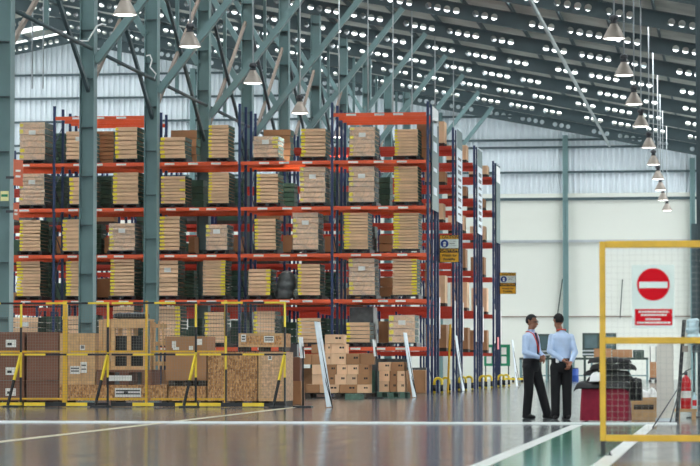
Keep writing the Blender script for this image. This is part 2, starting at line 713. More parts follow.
# right-hand column at the photo edge
CY = 66.0
Xr = at(697.5, 363, CY).x + .2
t = thing('steel_column', 'dark teal steel column standing alone at the far right edge, behind the yellow fence', 'column', (Xr, CY, 0))
top = rafz(Xr)
mb = MB()
mb.box(Xr - .2, Xr - .18, CY - .2, CY + .2, 0, top)
mb.box(Xr + .18, Xr + .2, CY - .2, CY + .2, 0, top)
mb.box(Xr - .18, Xr + .18, CY - .01, CY + .01, 0, top)
mb.build('shaft', STEEL_D, t)
MB().box(Xr - .33, Xr - .2, CY - .15, CY + .15, 1.2, at(693, 224, CY).z).build('bracket', STEEL_D, t)

# white cables looping by the columns
for k, seq, lab in ((0, [(80, 41), (88, 41), (92, 34), (97, 26), (102, 24), (106, 25)], 'white cable looping off the pipe end at the column behind the barriers'),
                    (1, [(154, 79), (156, 74), (150, 67), (152, 60), (150, 55), (146, 56)], 'white cable looping above the column that stands before the rack')):
    y = COLY(k) - .45
    o = MB().tube([at(a, b, y) for a, b in seq], .025, 6).build('hanging_cable', WHITE)
    tag(o, lab, 'cable', 'white cable loops')
# ================================================================== HIGH BAY LAMPS
lamps_r = [(614, 27), (624, 65), (634, 95), (641, 118), (649, 140), (653.5, 157.5), (658, 172.5), (660.5, 184), (663, 194.5), (667, 205)]
lamps_l = [(125, 2), (190, 35), (253, 73), (300, 104), (339, 129)]


def lamp(px_, py_, lab, group):
    h = 363 - (py_ + 12)
    zl = 9.0
    Y = 66.0
    for _ in range(30):                            # depth at which the mouth of the lamp hangs at 9 m
        p = at(px_, py_ + 12 * 67 / Y, Y)
        Y *= (zl - EYE) / (p.z - EYE)
    p = at(px_, py_ + 12 * 67 / Y, Y)
    t = thing('high_bay_lamp', lab, 'lamp', p, group)
    MB().lathe([(.285, 0), (.275, .03), (.235, .11), (.19, .2), (.145, .28), (.105, .34), (.09, .38)], p, 24, caps=False).build('reflector', ALU, t)
    MB().lathe([(.26, .012), (.2, -.005), (.1, -.012), (.02, -.014)], p, 24).build('lens', LAMPW, t)
    ld = bpy.data.lights.new('high_bay_light', 'SPOT')
    ld.energy = 260
    ld.spot_size = math.radians(130)
    ld.spot_blend = .6
    ld.shadow_soft_size = .2
    ld.color = (1, .97, .92)
    lo = bpy.data.objects.new('high_bay_light', ld)
    COL.objects.link(lo)
    lo.parent = t
    lo.location = (0, 0, -.04)
    g = MB()
    g.lathe([(.1, .38), (.1, .41)], p, 12)
    for a in range(4):
        dx, dy = .075 * math.cos(a * math.pi / 2 + .78), .075 * math.sin(a * math.pi / 2 + .78)
        g.box(p.x + dx - .015, p.x + dx + .015, p.y + dy - .015, p.y + dy + .015, p.z + .38, p.z + .5)
    g.lathe([(.11, .48), (.115, .5), (.115, .57), (.06, .6)], p, 12)
    g.lathe([(.06, .36), (.06, .5)], p, 12)
    g.build('ballast_housing', GREY, t)
    MB().tube([(p.x, p.y, p.z + .58), (p.x, p.y, rafz(p.x) + RD + .196)], .022, 6).build('pendant_rod', LGREY, t)


for i, (a, b) in enumerate(lamps_r):
    lamp(a, b, f'bell-shaped high bay lamp, {ORD[i]} nearest in the lamp row over the right aisle', 'high bay lamps over the right aisle')
for i, (a, b) in enumerate(lamps_l):
    lamp(a, b, f'bell-shaped high bay lamp, {ORD[i]} nearest in the lamp row beside the steel columns', 'high bay lamps beside the columns')
# conduits dropping from the roof
cond = [(32, 15), (43, 15), (368, 103), (393, 107), (412, 100), (435, 95), (453.5, 118)]
for i, (px_, ybot) in enumerate(cond):
    Y = (77, 77, 91, 97.5, 105, 114, 122)[i]
    zb = 9.0 if i < 2 else at(px_, ybot + 12, Y).z
    p = at(px_, 100, Y)
    o = MB().tube([(p.x, p.y, zb), (p.x, p.y, rafz(p.x) + RD + .196)], .022, 6).build('hanging_conduit', LGREY)
    tag(o, ('thin pale conduit hanging left of the column behind the barriers, left one of two', 'thin pale conduit hanging left of the column behind the barriers, right one of two',
            'thin pale conduit dropping onto the tall right end of the front rack', 'thin pale conduit second from left above the tall rack end',
            'thin pale conduit third from left above the tall rack end', 'thin pale conduit over the end banner of the front rack',
            'thin pale conduit dropping over the second rack')[i], 'conduit', 'roof conduits')

# ================================================================== PALLET RACKS
RY = 84.9
PX = [-40.5, 53, 146.5, 239, 332, 428]
LV = {'E': 1.46, 'D': 2.97, 'C': 4.43, 'B': 5.93, 'A': 7.39, 'T': 8.9}
PXW = [at(p, 363, RY).x for p in PX]
BH = .115


def rack(label, Yf, dep, xs, levels, tops, hgt, labels=True, beam=None):
    beam = beam or ORANGE
    t = thing('pallet_rack', label, 'rack', ((xs[0] + xs[-1]) / 2, Yf, 0), 'orange and blue pallet racks')
    for i, x in enumerate(xs):
        mb = MB()
        h = hgt
        for y in (Yf + .04, Yf + dep - .04):
            mb.box(x - .04, x + .04, y - .035, y + .035, 0, h)
        z = .3
        s = 0
        while z + .7 < h:
            a, b = (Yf + .05, Yf + dep - .05) if s else (Yf + dep - .05, Yf + .05)
            mb.bar((x, a, z), (x, b, z + .7), .02, .025, 0, (1, 0, 0))
            z += .7
            s ^= 1
        mb.build('upright_frame', NAVY, t)
    for i in range(len(xs) - 1):
        for key, z in levels.items():
            if key == 'T' and i not in tops:
                continue
            for y0 in (Yf - .05, Yf + dep):
                b = MB().box(xs[i] + .05, xs[i + 1] - .05, y0, y0 + .05, z - BH, z).build('beam', beam, t)
                if labels and y0 < Yf:
                    for fr in (.24, .5, .72):
                        xx = xs[i] + (xs[i + 1] - xs[i]) * fr + random.uniform(-.12, .12)
                        MB().box(xx - .16, xx + .16, y0 - .006, y0 - .001, z - .09, z - .025).build('location_label', PAPER, b, 'white location label')
    return t


ra = rack('front row of blue and orange pallet racking, loaded with taped carton stacks', RY, 1.2, PXW, LV, (1, 4), 9.25)
rb = rack('rear row of racking standing back to back with the front row', RY + 2.1, .9, PXW, LV, (1, 4), 9.2, False)
LV2 = {'E': 1.35, 'D': 2.9, 'C': 4.4, 'B': 5.8, 'A': 7.1, 'T': 8.45}
AIS = [92.8, 100.65, 108.5]
XE = [at(453.3, 363, AIS[0]).x, at(474.6, 363, AIS[1]).x, at(493.5, 363, AIS[2]).x]
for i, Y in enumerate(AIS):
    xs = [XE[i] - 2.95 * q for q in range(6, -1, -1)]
    rack(f'blue and orange pallet rack, {ORD[i+1]} aisle row back, near side, end frame showing', Y, 1.2, xs, LV2, (4, 5), 9.1, False, ORANGE_SH)
    rack(f'blue and orange pallet rack, {ORD[i+1]} aisle row back, far side, end frame showing', Y + 2.1, .9, xs, LV2, (4, 5), 9.1, False, ORANGE_SH)

# ---- end banners, post tags, protectors
ENDX = [PXW[-1]] + XE
ENDY = [RY] + AIS
bl = ['long dark teal banner with white head on the end of the front rack',
      'long white banner with dark lettering on the end of the second rack row',
      'long white banner with dark lettering on the end of the third rack row',
      'narrow pale banner on the end of the fourth rack row']
ztop = [at(432, 104, RY + .5).z, at(456, 127, AIS[0] + .5).z, at(477, 147, AIS[1] + .5).z, at(495, 164, AIS[2] + .5).z]
zbot = [at(432, 209, RY + .5).z, at(456, 221, AIS[0] + .5).z, at(477, 233, AIS[1] + .5).z, at(495, 242, AIS[2] + .5).z]
for i in range(4):
    x = ENDX[i] + .06
    y0, y1 = ENDY[i] + .6, ENDY[i] + 2.5
    t = thing('end_banner', bl[i], 'banner', (x, y0, zbot[i]), 'rack end banners')
    MB().box(x, x + .02, y0, y1, zbot[i], ztop[i]).build('panel', TEALB if i in (0, 3) else PALEB, t)
    MB().box(x + .02, x + .024, y0 + .05, y1 - .05, ztop[i] - (.55 if i == 0 else .7), ztop[i] - .05).build('head_print', WHITE if i in (0, 3) else TEALB, t)
    if i in (1, 2):
        for j in range(9):
            z = zbot[i] + .25 + j * .24
            MB().box(x + .02, x + .024, y0 + .4, y1 - .4, z, z + random.uniform(.06, .15)).build('print_mark', GREY, t)
    elif i == 0:
        for (z, w) in ((.5, .25), (1.25, .12), (1.9, .3), (2.4, .5)):
            MB().box(x + .02, x + .024, y0 + .35, y1 - .5, zbot[i] + z, zbot[i] + z + w).build('print_mark', PALEB, t)
for i in range(4):
    x = ENDX[i] + .052
    yy = ENDY[i]
    for j, y in enumerate((yy + .04, yy + 2.96)):
        if i == 0 and j == 0: continue
        o = MB().box(x, x + .015, y - .12, y + .12, 1.75, 3.1).build('post_tag', WHITE)
        tag(o, f'white vertical strip on the {("front","rear")[j]} corner post of the {ORD[i]} rack row', 'sign', 'white strips on rack posts')
    for j, y in enumerate((yy + .25, yy + 2.6)):
        t = thing('post_protector', f'yellow and black hoop guard at the {("near","far")[j]} foot of the {ORD[i]} rack row end', 'guard', (x + .25, y, 0), 'hoop guards at rack ends')
        xc = x + .24
        g = MB()
        pts = [(xc - .12, y, .0), (xc - .12, y, .36)]
        for a in range(7):
            tt = math.pi - math.pi * a / 6
            pts.append((xc + .12 * math.cos(tt), y, .36 + .11 * math.sin(tt)))
        pts += [(xc + .12, y, 0)]
        g.tube(pts, .042, 8)
        g.build('hoop', YEL2, t)
        for xx in (xc - .12, xc + .12):
            MB().tube([(xx, y, .06), (xx, y, .26)], .045, 8).build('black_band', BLK, t)
o = MB().bar((ENDX[0] + .42, RY + 2.0, 0.0), (ENDX[0] + .5, RY + 2.1, 2.2), .05, .05).build('measuring_pole', YEL)
tag(o, 'slim yellow pole leaning upright at the front rack end', 'pole')
o = MB().box(ENDX[3] + .07, ENDX[3] + .09, AIS[2] + .9, AIS[2] + 1.6, 1.5, 2.0).build('pink_notice', PINK)
tag(o, 'small pink notice fixed to the end of the fourth rack row', 'sign')


def caution(px0, px1, py0, py1, Y, lab):
    p0, p1 = at(px0, py1, Y), at(px1, py0, Y)
    x0, x1, z0, z1 = p0.x, p1.x, p0.z, p1.z
    w, h = x1 - x0, z1 - z0
    t = thing('caution_sign', lab, 'sign', (x0, Y, z0), 'hanging caution signs')
    MB().box(x0, x1, Y, Y + .03, z0, z1).build('board', BLK, t)
    e = .03
    f = lambda n, m, a, b, c, d: MB().box(x0 + w * a, x0 + w * b, Y - .004, Y, z0 + h * c, z0 + h * d).build(n, m, t)
    f('header_band', AMBER, .03, .97, .86, .985)
    f('symbol_panel', SIGNW, .03, .97, .52, .85)
    f('lower_panel', AMBER, .03, .97, .02, .36)
    cx, cz, r = x0 + w * .26, z0 + h * .685, h * .145
    c = MB()
    n = 24
    c.add([(cx + r * math.cos(2 * math.pi * k / n), Y - .006, cz + r * math.sin(2 * math.pi * k / n)) for k in range(n)], [tuple(range(n))])
    c.build('blue_disc', BLUE, t)
    c = MB()
    c.lathe([(r * .38, 0), (r * .36, r * .25), (r * .2, r * .42), (.005, r * .46)], (cx, Y - .007, cz + r * .05), 12, 0, 1, .05)
    c.box(cx - r * .3, cx + r * .3, Y - .009, Y - .007, cz - r * .65, cz - r * .05)
    c.build('helmet_symbol', SIGNW, t)
    X, Z = (1, 0, 0), (0, 0, 1)
    text_mesh('CAUTION', h * .135, (x0 + w * .55, Y - .006, z0 + h * .925), X, Z, INK, t)
    text_mesh('CAUTION', h * .145, (x0 + w * .5, Y - .006, z0 + h * .445), X, Z, AMBER, t)
    text_mesh('Watch for', h * .13, (x0 + w * .5, Y - .006, z0 + h * .255), X, Z, INK, t)
    text_mesh('Forklifts', h * .13, (x0 + w * .5, Y - .006, z0 + h * .115), X, Z, INK, t)
    for j, (zz, ww) in enumerate(((.77, .36), (.69, .26), (.61, .4))):
        f('print_line', GREY, .52, .52 + ww, zz - .012, zz + .012)
    MB().box(x0 - .3, x0, Y - .03, Y + .03, z0 + h * .3, z0 + h * .34).build('bracket', GREY, t)


caution(439.5, 459, 235, 262.5, RY + 3.06, 'yellow and blue caution sign hung from the rear post of the front rack')
caution(499.5, 516, 272.5, 294, AIS[2] + 2.9, 'yellow and blue caution sign hung from the rack row nearest the wall')

# ================================================================== PALLET LOADS
LNAME = {'A': 'top shelf', 'B': 'second shelf down', 'C': 'third shelf down', 'D': 'fourth shelf down', 'E': 'lowest shelf'}
loads = {
    'A': [(395, 418, 128.8, 9, 'L', 0), (349.7, 375, 126.6, 7, 'L', 1), (301, 325.4, 128.3, 8, 'L', 0), (253, 277.5, 136, 5, 'R', 1),
          (208.3, 228, 124.6, 9, 'L', 0), (159.8, 184.5, 136.8, 5, 'L', 0), (114.6, 136.3, 126.7, 7, 'L', 0), (65.4, 91, 131, 7, '', 0), (19, 44, 122, 6, 'L', 1)],
    'B': [(394.4, 418, 166, 12, 'W', 0), (349, 374.4, 166, 7, 'L', 1), (300, 325, 166.5, 7, 'L', 1), (256.7, 278, 173.6, 8, 'L', 0),
          (208.3, 228.5, 172, 10, 'L', 0), (160.8, 185, 176, 9, 'B', 0), (112.6, 137.6, 172, 8, 'L', 0), (69, 92, 177, 6, 'L', 0), (19, 43.7, 173.3, 8, 'L', 1)],
    'C': [(393.5, 418.3, 212.5, 13, 'W', 0), (344, 368, 212.3, 12, 'W', 0), (292.8, 318, 212.3, 7, 'L', 1), (254.8, 275.8, 218.4, 9, 'L', 0),
          (206, 227, 224.3, 6, 'L', 1), (159.6, 179.4, 216, 9, 'W', 0), (109, 134.4, 223, 7, 'L', 1), (62.4, 87, 219, 8, 'L', 0), (19.4, 40, 219.6, 9, 'L', 0)],
    'D': [(392.6, 416.7, 258.4, 12, 'R', 0), (349, 374.6, 258, 8, 'L', 1), (298, 320, 263.7, 9, 'L', 0), (248.5, 270.4, 268.7, 7, 'R', 0),
          (202.7, 225, 260, 12, 'R', 0), (157.3, 177.8, 260, 8, 'N', 0), (110.3, 134, 259, 11, 'L', 0), (66, 88, 260.7, 11, 'W', 0), (16.6, 40, 261, 11, 'W', 0)],
    'E': [(389, 414.7, 314.8, 4, 'L', 1), (346.5, 369.6, 322, 5, 'L', 0), (298, 321, 317.8, 7, 'L', 0), (254, 275, 311, 8, 'L', 0),
          (205, 224, 311.8, 8, 'L', 0), (155.7, 180, 306, 10, 'R', 0), (113, 134, 306, 8, '', 0), (62.6, 84, 315.6, 6, 'L', 0), (13, 38, 317, 5, '', 0)],
}


def pallet_load(x0, x1, ztop, z0, Yf, n, dep, tape, wrap, label, group, km=KRAFT, side=GREEN_C):
    t = thing('pallet_load', label, 'carton stack', ((x0 + x1) / 2, Yf + dep / 2, z0), group)
    p = MB()
    ov = .06
    ph = .13
    p.box(x0 - ov, x1 + ov, Yf - .03, Yf + dep + .03, z0 + ph - .025, z0 + ph)
    for k in range(3):
        xx = x0 - ov + (x1 - x0 + 2 * ov - .1) * k / 2
        p.box(xx, xx + .1, Yf - .03, Yf + dep + .03, z0 + .0, z0 + ph - .025)
    p.box(x0 - ov, x1 + ov, Yf - .03, Yf + .07, z0, z0 + .02)
    p.build('pallet', BLACKP, t)
    zb = z0 + ph
    h = (ztop - zb) / n
    for i in range(n):
        j = random.uniform(-.012, .012)
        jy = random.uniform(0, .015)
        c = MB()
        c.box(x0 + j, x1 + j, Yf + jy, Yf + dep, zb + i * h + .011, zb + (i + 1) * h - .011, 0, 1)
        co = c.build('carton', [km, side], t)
        w = (x1 - x0)
        tp = None
        if tape in ('L', 'W', 'N', 'B'):
            ww = {'L': .16, 'W': .24, 'N': .05, 'B': .14}[tape] * w * random.uniform(.75, 1.15)
            tp = (x0 + j - .004, x0 + j + ww)
        if tape == 'R' or (tape == 'B' and i % 3 == 1):
            ww = .2 * w * random.uniform(.8, 1.15)
            tp = (x1 + j - ww, x1 + j + .004)
        if wrap and random.random() < .25:
            tp = None
        if tp:
            zz = zb + (i + .5) * h
            hh = h * random.uniform(.22, .36)
            MB().box(tp[0], tp[1], Yf + jy - .004, Yf + jy + .02, zz - hh, zz + hh).build('yellow_tape', YTAPE, co, 'yellow tape')
    if wrap:
        w = MB()
        e = .012
        zs = [zb + (ztop - zb) * k / 8 for k in range(9)]
        ring = lambda z, s: [(x0 - e - s, Yf - e - s, z), (x1 + e + s, Yf - e - s, z), (x1 + e + s, Yf + dep + e, z), (x0 - e - s, Yf + dep + e, z)]
        v = []
        for z in zs:
            v += ring(z, random.uniform(0, .015))
        f = [(4 * i + k, 4 * i + (k + 1) % 4, 4 * i + 4 + (k + 1) % 4, 4 * i + 4 + k) for i in range(8) for k in range(4)]
        w.add(v, f)
        w.build('stretch_wrap', WRAP, t, 'clear stretch film')
    if wrap or tape == 'N' or (tape == '' and Yf < RY + .5):
        cx, cz = x0 + (x1 - x0) * .5, zb + (ztop - zb) * .72
        MB().box(cx - .11, cx + .11, Yf - .03, Yf - .02, cz - .07, cz + .07).build('address_label', PAPER, t, 'white address label')
    return t


for lv, lst in loads.items():
    for i, (a, b, yt, n, tape, wrap) in enumerate(lst):
        Yf = RY + .06 + random.uniform(0, .06)
        z0 = LV[lv] + .004
        p0, p1 = at(a, 300, Yf), at(b, 300, Yf)
        zt = at((a + b) / 2, yt, Yf).z
        look = 'film-wrapped' if wrap else {'L': 'yellow-taped', 'W': 'broadly yellow-taped', 'N': 'thinly taped', 'B': 'unevenly taped', 'R': 'right-taped', '': 'plain'}[tape]
        pallet_load(p0.x, p1.x, zt, z0, Yf, n, 1.12, tape, wrap,
                    f"{look} {NUM[n]}-layer carton stack on front rack's {LNAME[lv]}, {ORD[i]} from its right end",
                    f'carton stacks on the {LNAME[lv]}', KRAFT if n % 3 else KRAFT_D if not wrap and tape == '' else KRAFT)

# ---- goods on the rear row, seen through the gaps
rear = [('A', 96, 113, 131, 8, 'tall brown carton stack'), ('A', 170, 196, 130, 4, 'wide brown carton stack'), ('A', 263, 290, 129.5, 5, 'pale carton stack'),
        ('A', 417, 431, 124, 3, 'tall plain carton stack'), ('A', 53, 64, 133, 8, 'green-sided carton stack'),
        ('B', 54, 64, 176, 6, 'green-sided carton stack'), ('B', 96, 111, 176, 7, 'green-sided carton stack'),
        ('C', 56, 63, 239, 1, 'small brown carton'), ('C', 104, 109, 237, 1, 'small brown carton'), ('C', 188, 194, 236, 1, 'small brown carton'),
        ('C', 233, 241, 236, 1, 'pale brown carton'), ('C', 283, 294, 235, 1, 'square brown carton'), ('C', 325, 335, 236, 1, 'square brown carton'),
        ('C', 379, 392, 235, 2, 'white-labelled brown cartons'), ('C', 366, 375, 226, 4, 'grey-wrapped carton stack'),
        ('D', 97, 110, 278, 1, 'brown carton'), ('D', 380, 393, 277, 2, 'brown carton pair'), ('D', 183, 194, 270, 8, 'dark carton stack'), ('D', 367, 376, 262, 5, 'grey-wrapped carton stack'),
        ('D', 425, 431, 262, 4, 'pale carton stack'), ('E', 379, 390, 321, 1, 'large brown carton'), ('E', 282, 296, 322, 3, 'dark carton stack'), ('E', 188, 203, 318, 3, 'dark carton stack'),
        ('B', 43, 50, 180, 5, 'dim green carton stack'), ('C', 41, 51, 226, 6, 'dim green carton stack'), ('C', 88, 101, 224, 6, 'dim green carton stack'), ('C', 136, 146, 222, 7, 'dim green carton stack'),
        ('D', 41, 51, 262, 7, 'dim green carton stack'), ('D', 136, 152, 262, 7, 'dim green carton stack'), ('D', 229, 244, 270, 5, 'dim green carton stack'), ('B', 232, 243, 178, 6, 'dim green carton stack'),
        ('E', 231, 246, 320, 3, 'dim green carton stack'), ('E', 136, 152, 312, 5, 'dim green carton stack'), ('E', 320, 336, 318, 4, 'dim green carton stack'), ('E', 41, 57, 316, 4, 'dim green carton stack')]
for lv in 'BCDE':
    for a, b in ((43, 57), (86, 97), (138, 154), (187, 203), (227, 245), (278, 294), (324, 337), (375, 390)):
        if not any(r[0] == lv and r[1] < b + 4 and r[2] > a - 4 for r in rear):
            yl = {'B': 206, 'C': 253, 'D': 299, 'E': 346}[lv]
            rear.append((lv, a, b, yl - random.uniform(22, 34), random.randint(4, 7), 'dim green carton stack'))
cnt = {}
for i in range(9):
    xr = PXW[-1] - .3 - 1.6 * i
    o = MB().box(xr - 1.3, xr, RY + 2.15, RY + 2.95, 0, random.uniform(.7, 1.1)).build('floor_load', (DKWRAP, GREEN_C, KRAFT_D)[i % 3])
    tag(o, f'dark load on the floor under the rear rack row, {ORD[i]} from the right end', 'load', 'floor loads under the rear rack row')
YB = RY + 2.15
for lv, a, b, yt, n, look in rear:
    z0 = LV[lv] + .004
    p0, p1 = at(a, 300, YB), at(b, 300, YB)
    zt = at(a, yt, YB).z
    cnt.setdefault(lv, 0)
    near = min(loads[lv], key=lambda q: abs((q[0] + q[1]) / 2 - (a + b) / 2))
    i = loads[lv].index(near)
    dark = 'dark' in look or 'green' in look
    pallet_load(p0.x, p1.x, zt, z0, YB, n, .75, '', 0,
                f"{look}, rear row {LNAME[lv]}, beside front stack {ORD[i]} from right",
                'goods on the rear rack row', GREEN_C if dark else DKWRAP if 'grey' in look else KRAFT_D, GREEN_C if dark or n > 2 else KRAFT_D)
# dark film heap on the fourth shelf
hp = at(284.5, 296, RY + .8)
o = MB()
for i in range(7):
    o.lathe([(.02, 0), (.26, .05), (.30, .2), (.2, .42), (.05, .5)], (hp.x - .02 + .02 * i + random.uniform(-.03, .03), RY + .7 + random.uniform(-.1, .15), LV['D'] + .004 + (0 if i < 3 else random.uniform(.1, .5))), 12)
o = o.build('film_heap', DKWRAP, remesh=.03, smoothit=3)
o.data.materials.clear(); o.data.materials.append(DKWRAP)
tag(o, 'crumpled dark grey film heap on the fourth shelf down, between two carton stacks', 'plastic film')
# dark wrapped block behind the low stack on the lowest shelf
p0, p1 = at(350, 340, RY + 2.2), at(374, 307, RY + 2.2)
o = MB().box(p0.x, p1.x, RY + 2.06, RY + 3.0, LV['E'] + .004, p1.z).build('wrapped_block', DKWRAP, bevel=.03)
tag(o, 'dark grey film-wrapped block behind the low stack on the lowest shelf', 'wrapped load')

# ---- goods of the second row, glimpsed through the gaps of the first
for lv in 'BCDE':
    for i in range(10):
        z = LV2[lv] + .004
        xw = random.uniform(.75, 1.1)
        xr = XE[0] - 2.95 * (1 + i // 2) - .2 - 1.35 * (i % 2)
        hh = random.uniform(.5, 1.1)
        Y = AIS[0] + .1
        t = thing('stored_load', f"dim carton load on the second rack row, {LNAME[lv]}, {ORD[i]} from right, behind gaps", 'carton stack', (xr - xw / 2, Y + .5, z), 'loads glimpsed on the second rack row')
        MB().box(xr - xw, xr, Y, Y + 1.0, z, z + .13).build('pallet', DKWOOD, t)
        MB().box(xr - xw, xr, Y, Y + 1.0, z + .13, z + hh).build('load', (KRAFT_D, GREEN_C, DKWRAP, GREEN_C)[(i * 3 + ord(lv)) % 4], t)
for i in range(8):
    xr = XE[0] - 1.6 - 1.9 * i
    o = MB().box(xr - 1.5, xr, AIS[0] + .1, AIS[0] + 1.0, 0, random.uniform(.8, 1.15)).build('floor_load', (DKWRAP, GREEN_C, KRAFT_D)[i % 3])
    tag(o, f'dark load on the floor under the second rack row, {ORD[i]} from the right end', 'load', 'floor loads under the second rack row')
# ---- boxes on the three racks behind
nb = 0
for r, Y in enumerate(AIS):
    xe = XE[r]
    for j, (lv, hgt, wid, off) in enumerate((('T', .75 - .2 * r, .75, .1), ('A', .35, .7, .15), ('B', .55, .6, .2), ('C', .7, .55, .2), ('D', .95, .62, .15), ('E', .8, .7, .1))):
        z = LV2[lv] + .004
        xx = xe - .12 - off - random.uniform(0, .1)
        t = thing('rack_carton', f'brown carton at the right end of the {ORD[r+1]} rack row, {["uppermost shelf","second shelf down","third shelf down","fourth shelf down","fifth shelf down","lowest shelf"][j]}', 'carton', (xx - wid / 2, Y + .5, z), 'cartons at the rack ends')
        MB().box(xx - wid, xx, Y + .12, Y + .95, z, z + .12).build('pallet', DKWOOD, t)
        MB().box(xx - wid, xx, Y + .1, Y + .95, z + .12, z + .12 + hgt).build('box', KRAFT_D if j % 2 else KRAFT, t)
        MB().box(xx - wid / 2 - .03, xx - wid / 2 + .03, Y + .094, Y + .1, z + .12, z + .12 + hgt).build('tape', PAPER if j % 3 == 0 else KRAFT_D, t)

# ================================================================== FLOOR CARTONS (in front of the rack)
def px_box(name, a, b, c, d, Y, dep, mats, parent=None):
    p0, p1 = at(a, d, Y), at(b, c, Y)
    return MB().box(p0.x, p1.x, Y, Y + dep, p0.z, p1.z, 0, 1 if isinstance(mats, list) and len(mats) > 1 else None).build(name, mats, parent)


def carton(a, b, c, d, Y, dep, lab, group, km=KRAFT, mark=True, zsnap=None, cat='carton'):
    p0, p1 = at(a, d, Y), at(b, c, Y)
    z0 = p0.z if zsnap is None else zsnap
    t = thing('carton', lab, cat, ((p0.x + p1.x) / 2, Y + dep / 2, z0), group)
    MB().box(p0.x, p1.x, Y, Y + dep, z0 + .003, p1.z).build('box', km, t, bevel=.008)
    w, h = p1.x - p0.x, p1.z - z0
    xm = (p0.x + p1.x) / 2
    MB().box(p0.x + .004, p1.x - .004, Y + dep * .47, Y + dep * .53, p1.z, p1.z + .002).build('tape', PAPER if not mark else KRAFT_D, t)
    if mark:
        MB().box(p0.x + w * .56, p0.x + w * .7, Y - .003, Y, z0 + h * .52, z0 + h * .72).build('print_mark', INK, t)
        MB().box(p0.x + w * .74, p0.x + w * .86, Y - .003, Y, z0 + h * .52, z0 + h * .72).build('print_mark', INK, t)
    return t


YS = 72.2


def pal(a, b, Y, dep, z0, h, mat, lab, name='pallet'):
    p0, p1 = at(a, 390, Y), at(b, 390, Y)
    x0, x1 = p0.x, p1.x
    t = thing(name, lab, 'pallet', ((x0 + x1) / 2, Y + dep / 2, z0))
    m = MB()
    nb_ = max(4, int((x1 - x0) / .2))
    for k in range(nb_):
        xa = x0 + (x1 - x0) * k / nb_
        m.box(xa, xa + (x1 - x0) / nb_ - .025, Y, Y + dep, z0 + h - .022, z0 + h)
    m.build('deck', mat, t)
    for k in range(3):
        yy = Y + (dep - .1) * k / 2
        b_ = MB()
        for q in range(3):
            xx = x0 + (x1 - x0 - .14) * q / 2
            b_.box(xx, xx + .14, yy, yy + .1, z0 + .02, z0 + h - .022)
        b_.box(x0, x1, yy, yy + .1, z0, z0 + .02)
        b_.build('runner', mat, t)
    return t


pal(305, 371, YS, 1.2, 0, .14, DKWOOD, 'brown wooden pallet under the tall carton wall before the rack')
c4 = lambda a, b, c, d: (280 + a / 4.055, 280 + b / 4.055, 300 + c / 4.055, 300 + d / 4.055)
c5 = lambda a, b, c, d: (360 + a / 4.055, 360 + b / 4.055, 300 + c / 4.055, 300 + d / 4.055)
wall = [
    ('bottom row', [(105, 160), (161, 240), (241, 312), (313, 362)], 343, 384),
    ('second row', [(130, 182), (183, 222), (223, 268), (269, 312), (313, 362)], 302, 342),
    ('third row', [(130, 182), (183, 229), (230, 272), (273, 318), (319, 362)], 262, 301),
    ('fourth row', [(97, 126), (127, 181), (183, 206), (207, 267), (268, 323)], 217, 261),
    ('fifth row', [(127, 181), (183, 206), (207, 268)], 178, 216),
    ('top row', [(182, 258)], 140, 177)]
prevtop = .14
gw = 'cartons in the tall wall before the rack'
zt_prev = .14
for name_, xs_, yt, yb in wall:
    zt_now = at(300, 300 + yt / 4.055, YS).z
    for i, (a, b) in enumerate(xs_):
        A, B, C_, D_ = c4(a, b, yt, yb)
        pos = f'{ORD[i]} from left' if len(xs_) > 1 else 'alone at the summit'
        if name_ in ('fourth row', 'fifth row') and b < 182:
            C_ += .6
        carton(A, B, C_, D_, YS + random.uniform(0, .04), .55, f'brown carton in the {name_} of the tall carton wall, {pos}', gw,
               KRAFT_D if (a < 130 or (i + len(xs_)) % 3 == 0) else KRAFT, a > 130, zt_prev)
    zt_prev = zt_now
# second group to the right
pal(377, 405, YS + .8, 1.2, 0, .16, WOOD_G, 'green wooden pallet under the mixed cartons beside the leaning banner')
pal(345, 360, 70.2, .8, 0, .14, WOOD_G, 'small green pallet standing on edge of the aisle before the carton wall')
mixed = [('lower', [(78, 117), (119, 149), (151, 182)], 330, 376), ('middle', [(78, 119), (120, 149), (151, 181)], 288, 329), ('upper', [(75, 124), (126, 179)], 252, 287)]
zp = .16
for nm, xs_, yt, yb in mixed:
    for i, (a, b) in enumerate(xs_):
        A, B, C_, D_ = c5(a, b, yt, yb)
        carton(A, B, C_, D_, YS + .85, .6, f'carton in the {nm} row right of the slim sign stand, {ORD[i]} from left', 'mixed cartons right of the slim sign stand', KRAFT_D if (i + yt) % 2 else KRAFT, True, zp)
    zp = at(390, 300 + yt / 4.055, YS + .85).z
A, B, C_, D_ = c5(1, 56, 216, 264)
z5 = at(365, 300 + 262 / 4.055, YS).z
carton(A, B, C_, D_, YS + .05, .5, 'orange-brown carton lying on top of the carton wall right side', gw, KRAFT_D, False, z5)
A, B, C_, D_ = c5(188, 265, 284, 374)
t = carton(A, B, C_, D_, RY + .1, .9, 'large brown lidded box on the floor under the front rack right end', 'large floor boxes', KRAFT_D, False, 0)

# ================================================================== STRIPED BARRIERS, REAR YELLOW FENCE
FY = 57.0


def mesh_panel(x0, x1, y, z0, z1, parent, sp=.06, w=.0032):
    m = MB()
    x = x0 + sp
    while x < x1:
        m.box(x - w / 2, x + w / 2, y - w / 2, y + w / 2, z0, z1)
        x += sp
    z = z0 + sp
    while z < z1:
        m.box(x0, x1, y - w / 2 - .003, y + w / 2 - .003, z - w / 2, z + w / 2)
        z += sp
    return m.build('wire_mesh', WIRE, parent)


def zf(py, Y=FY):
    return at(150, py, Y).z


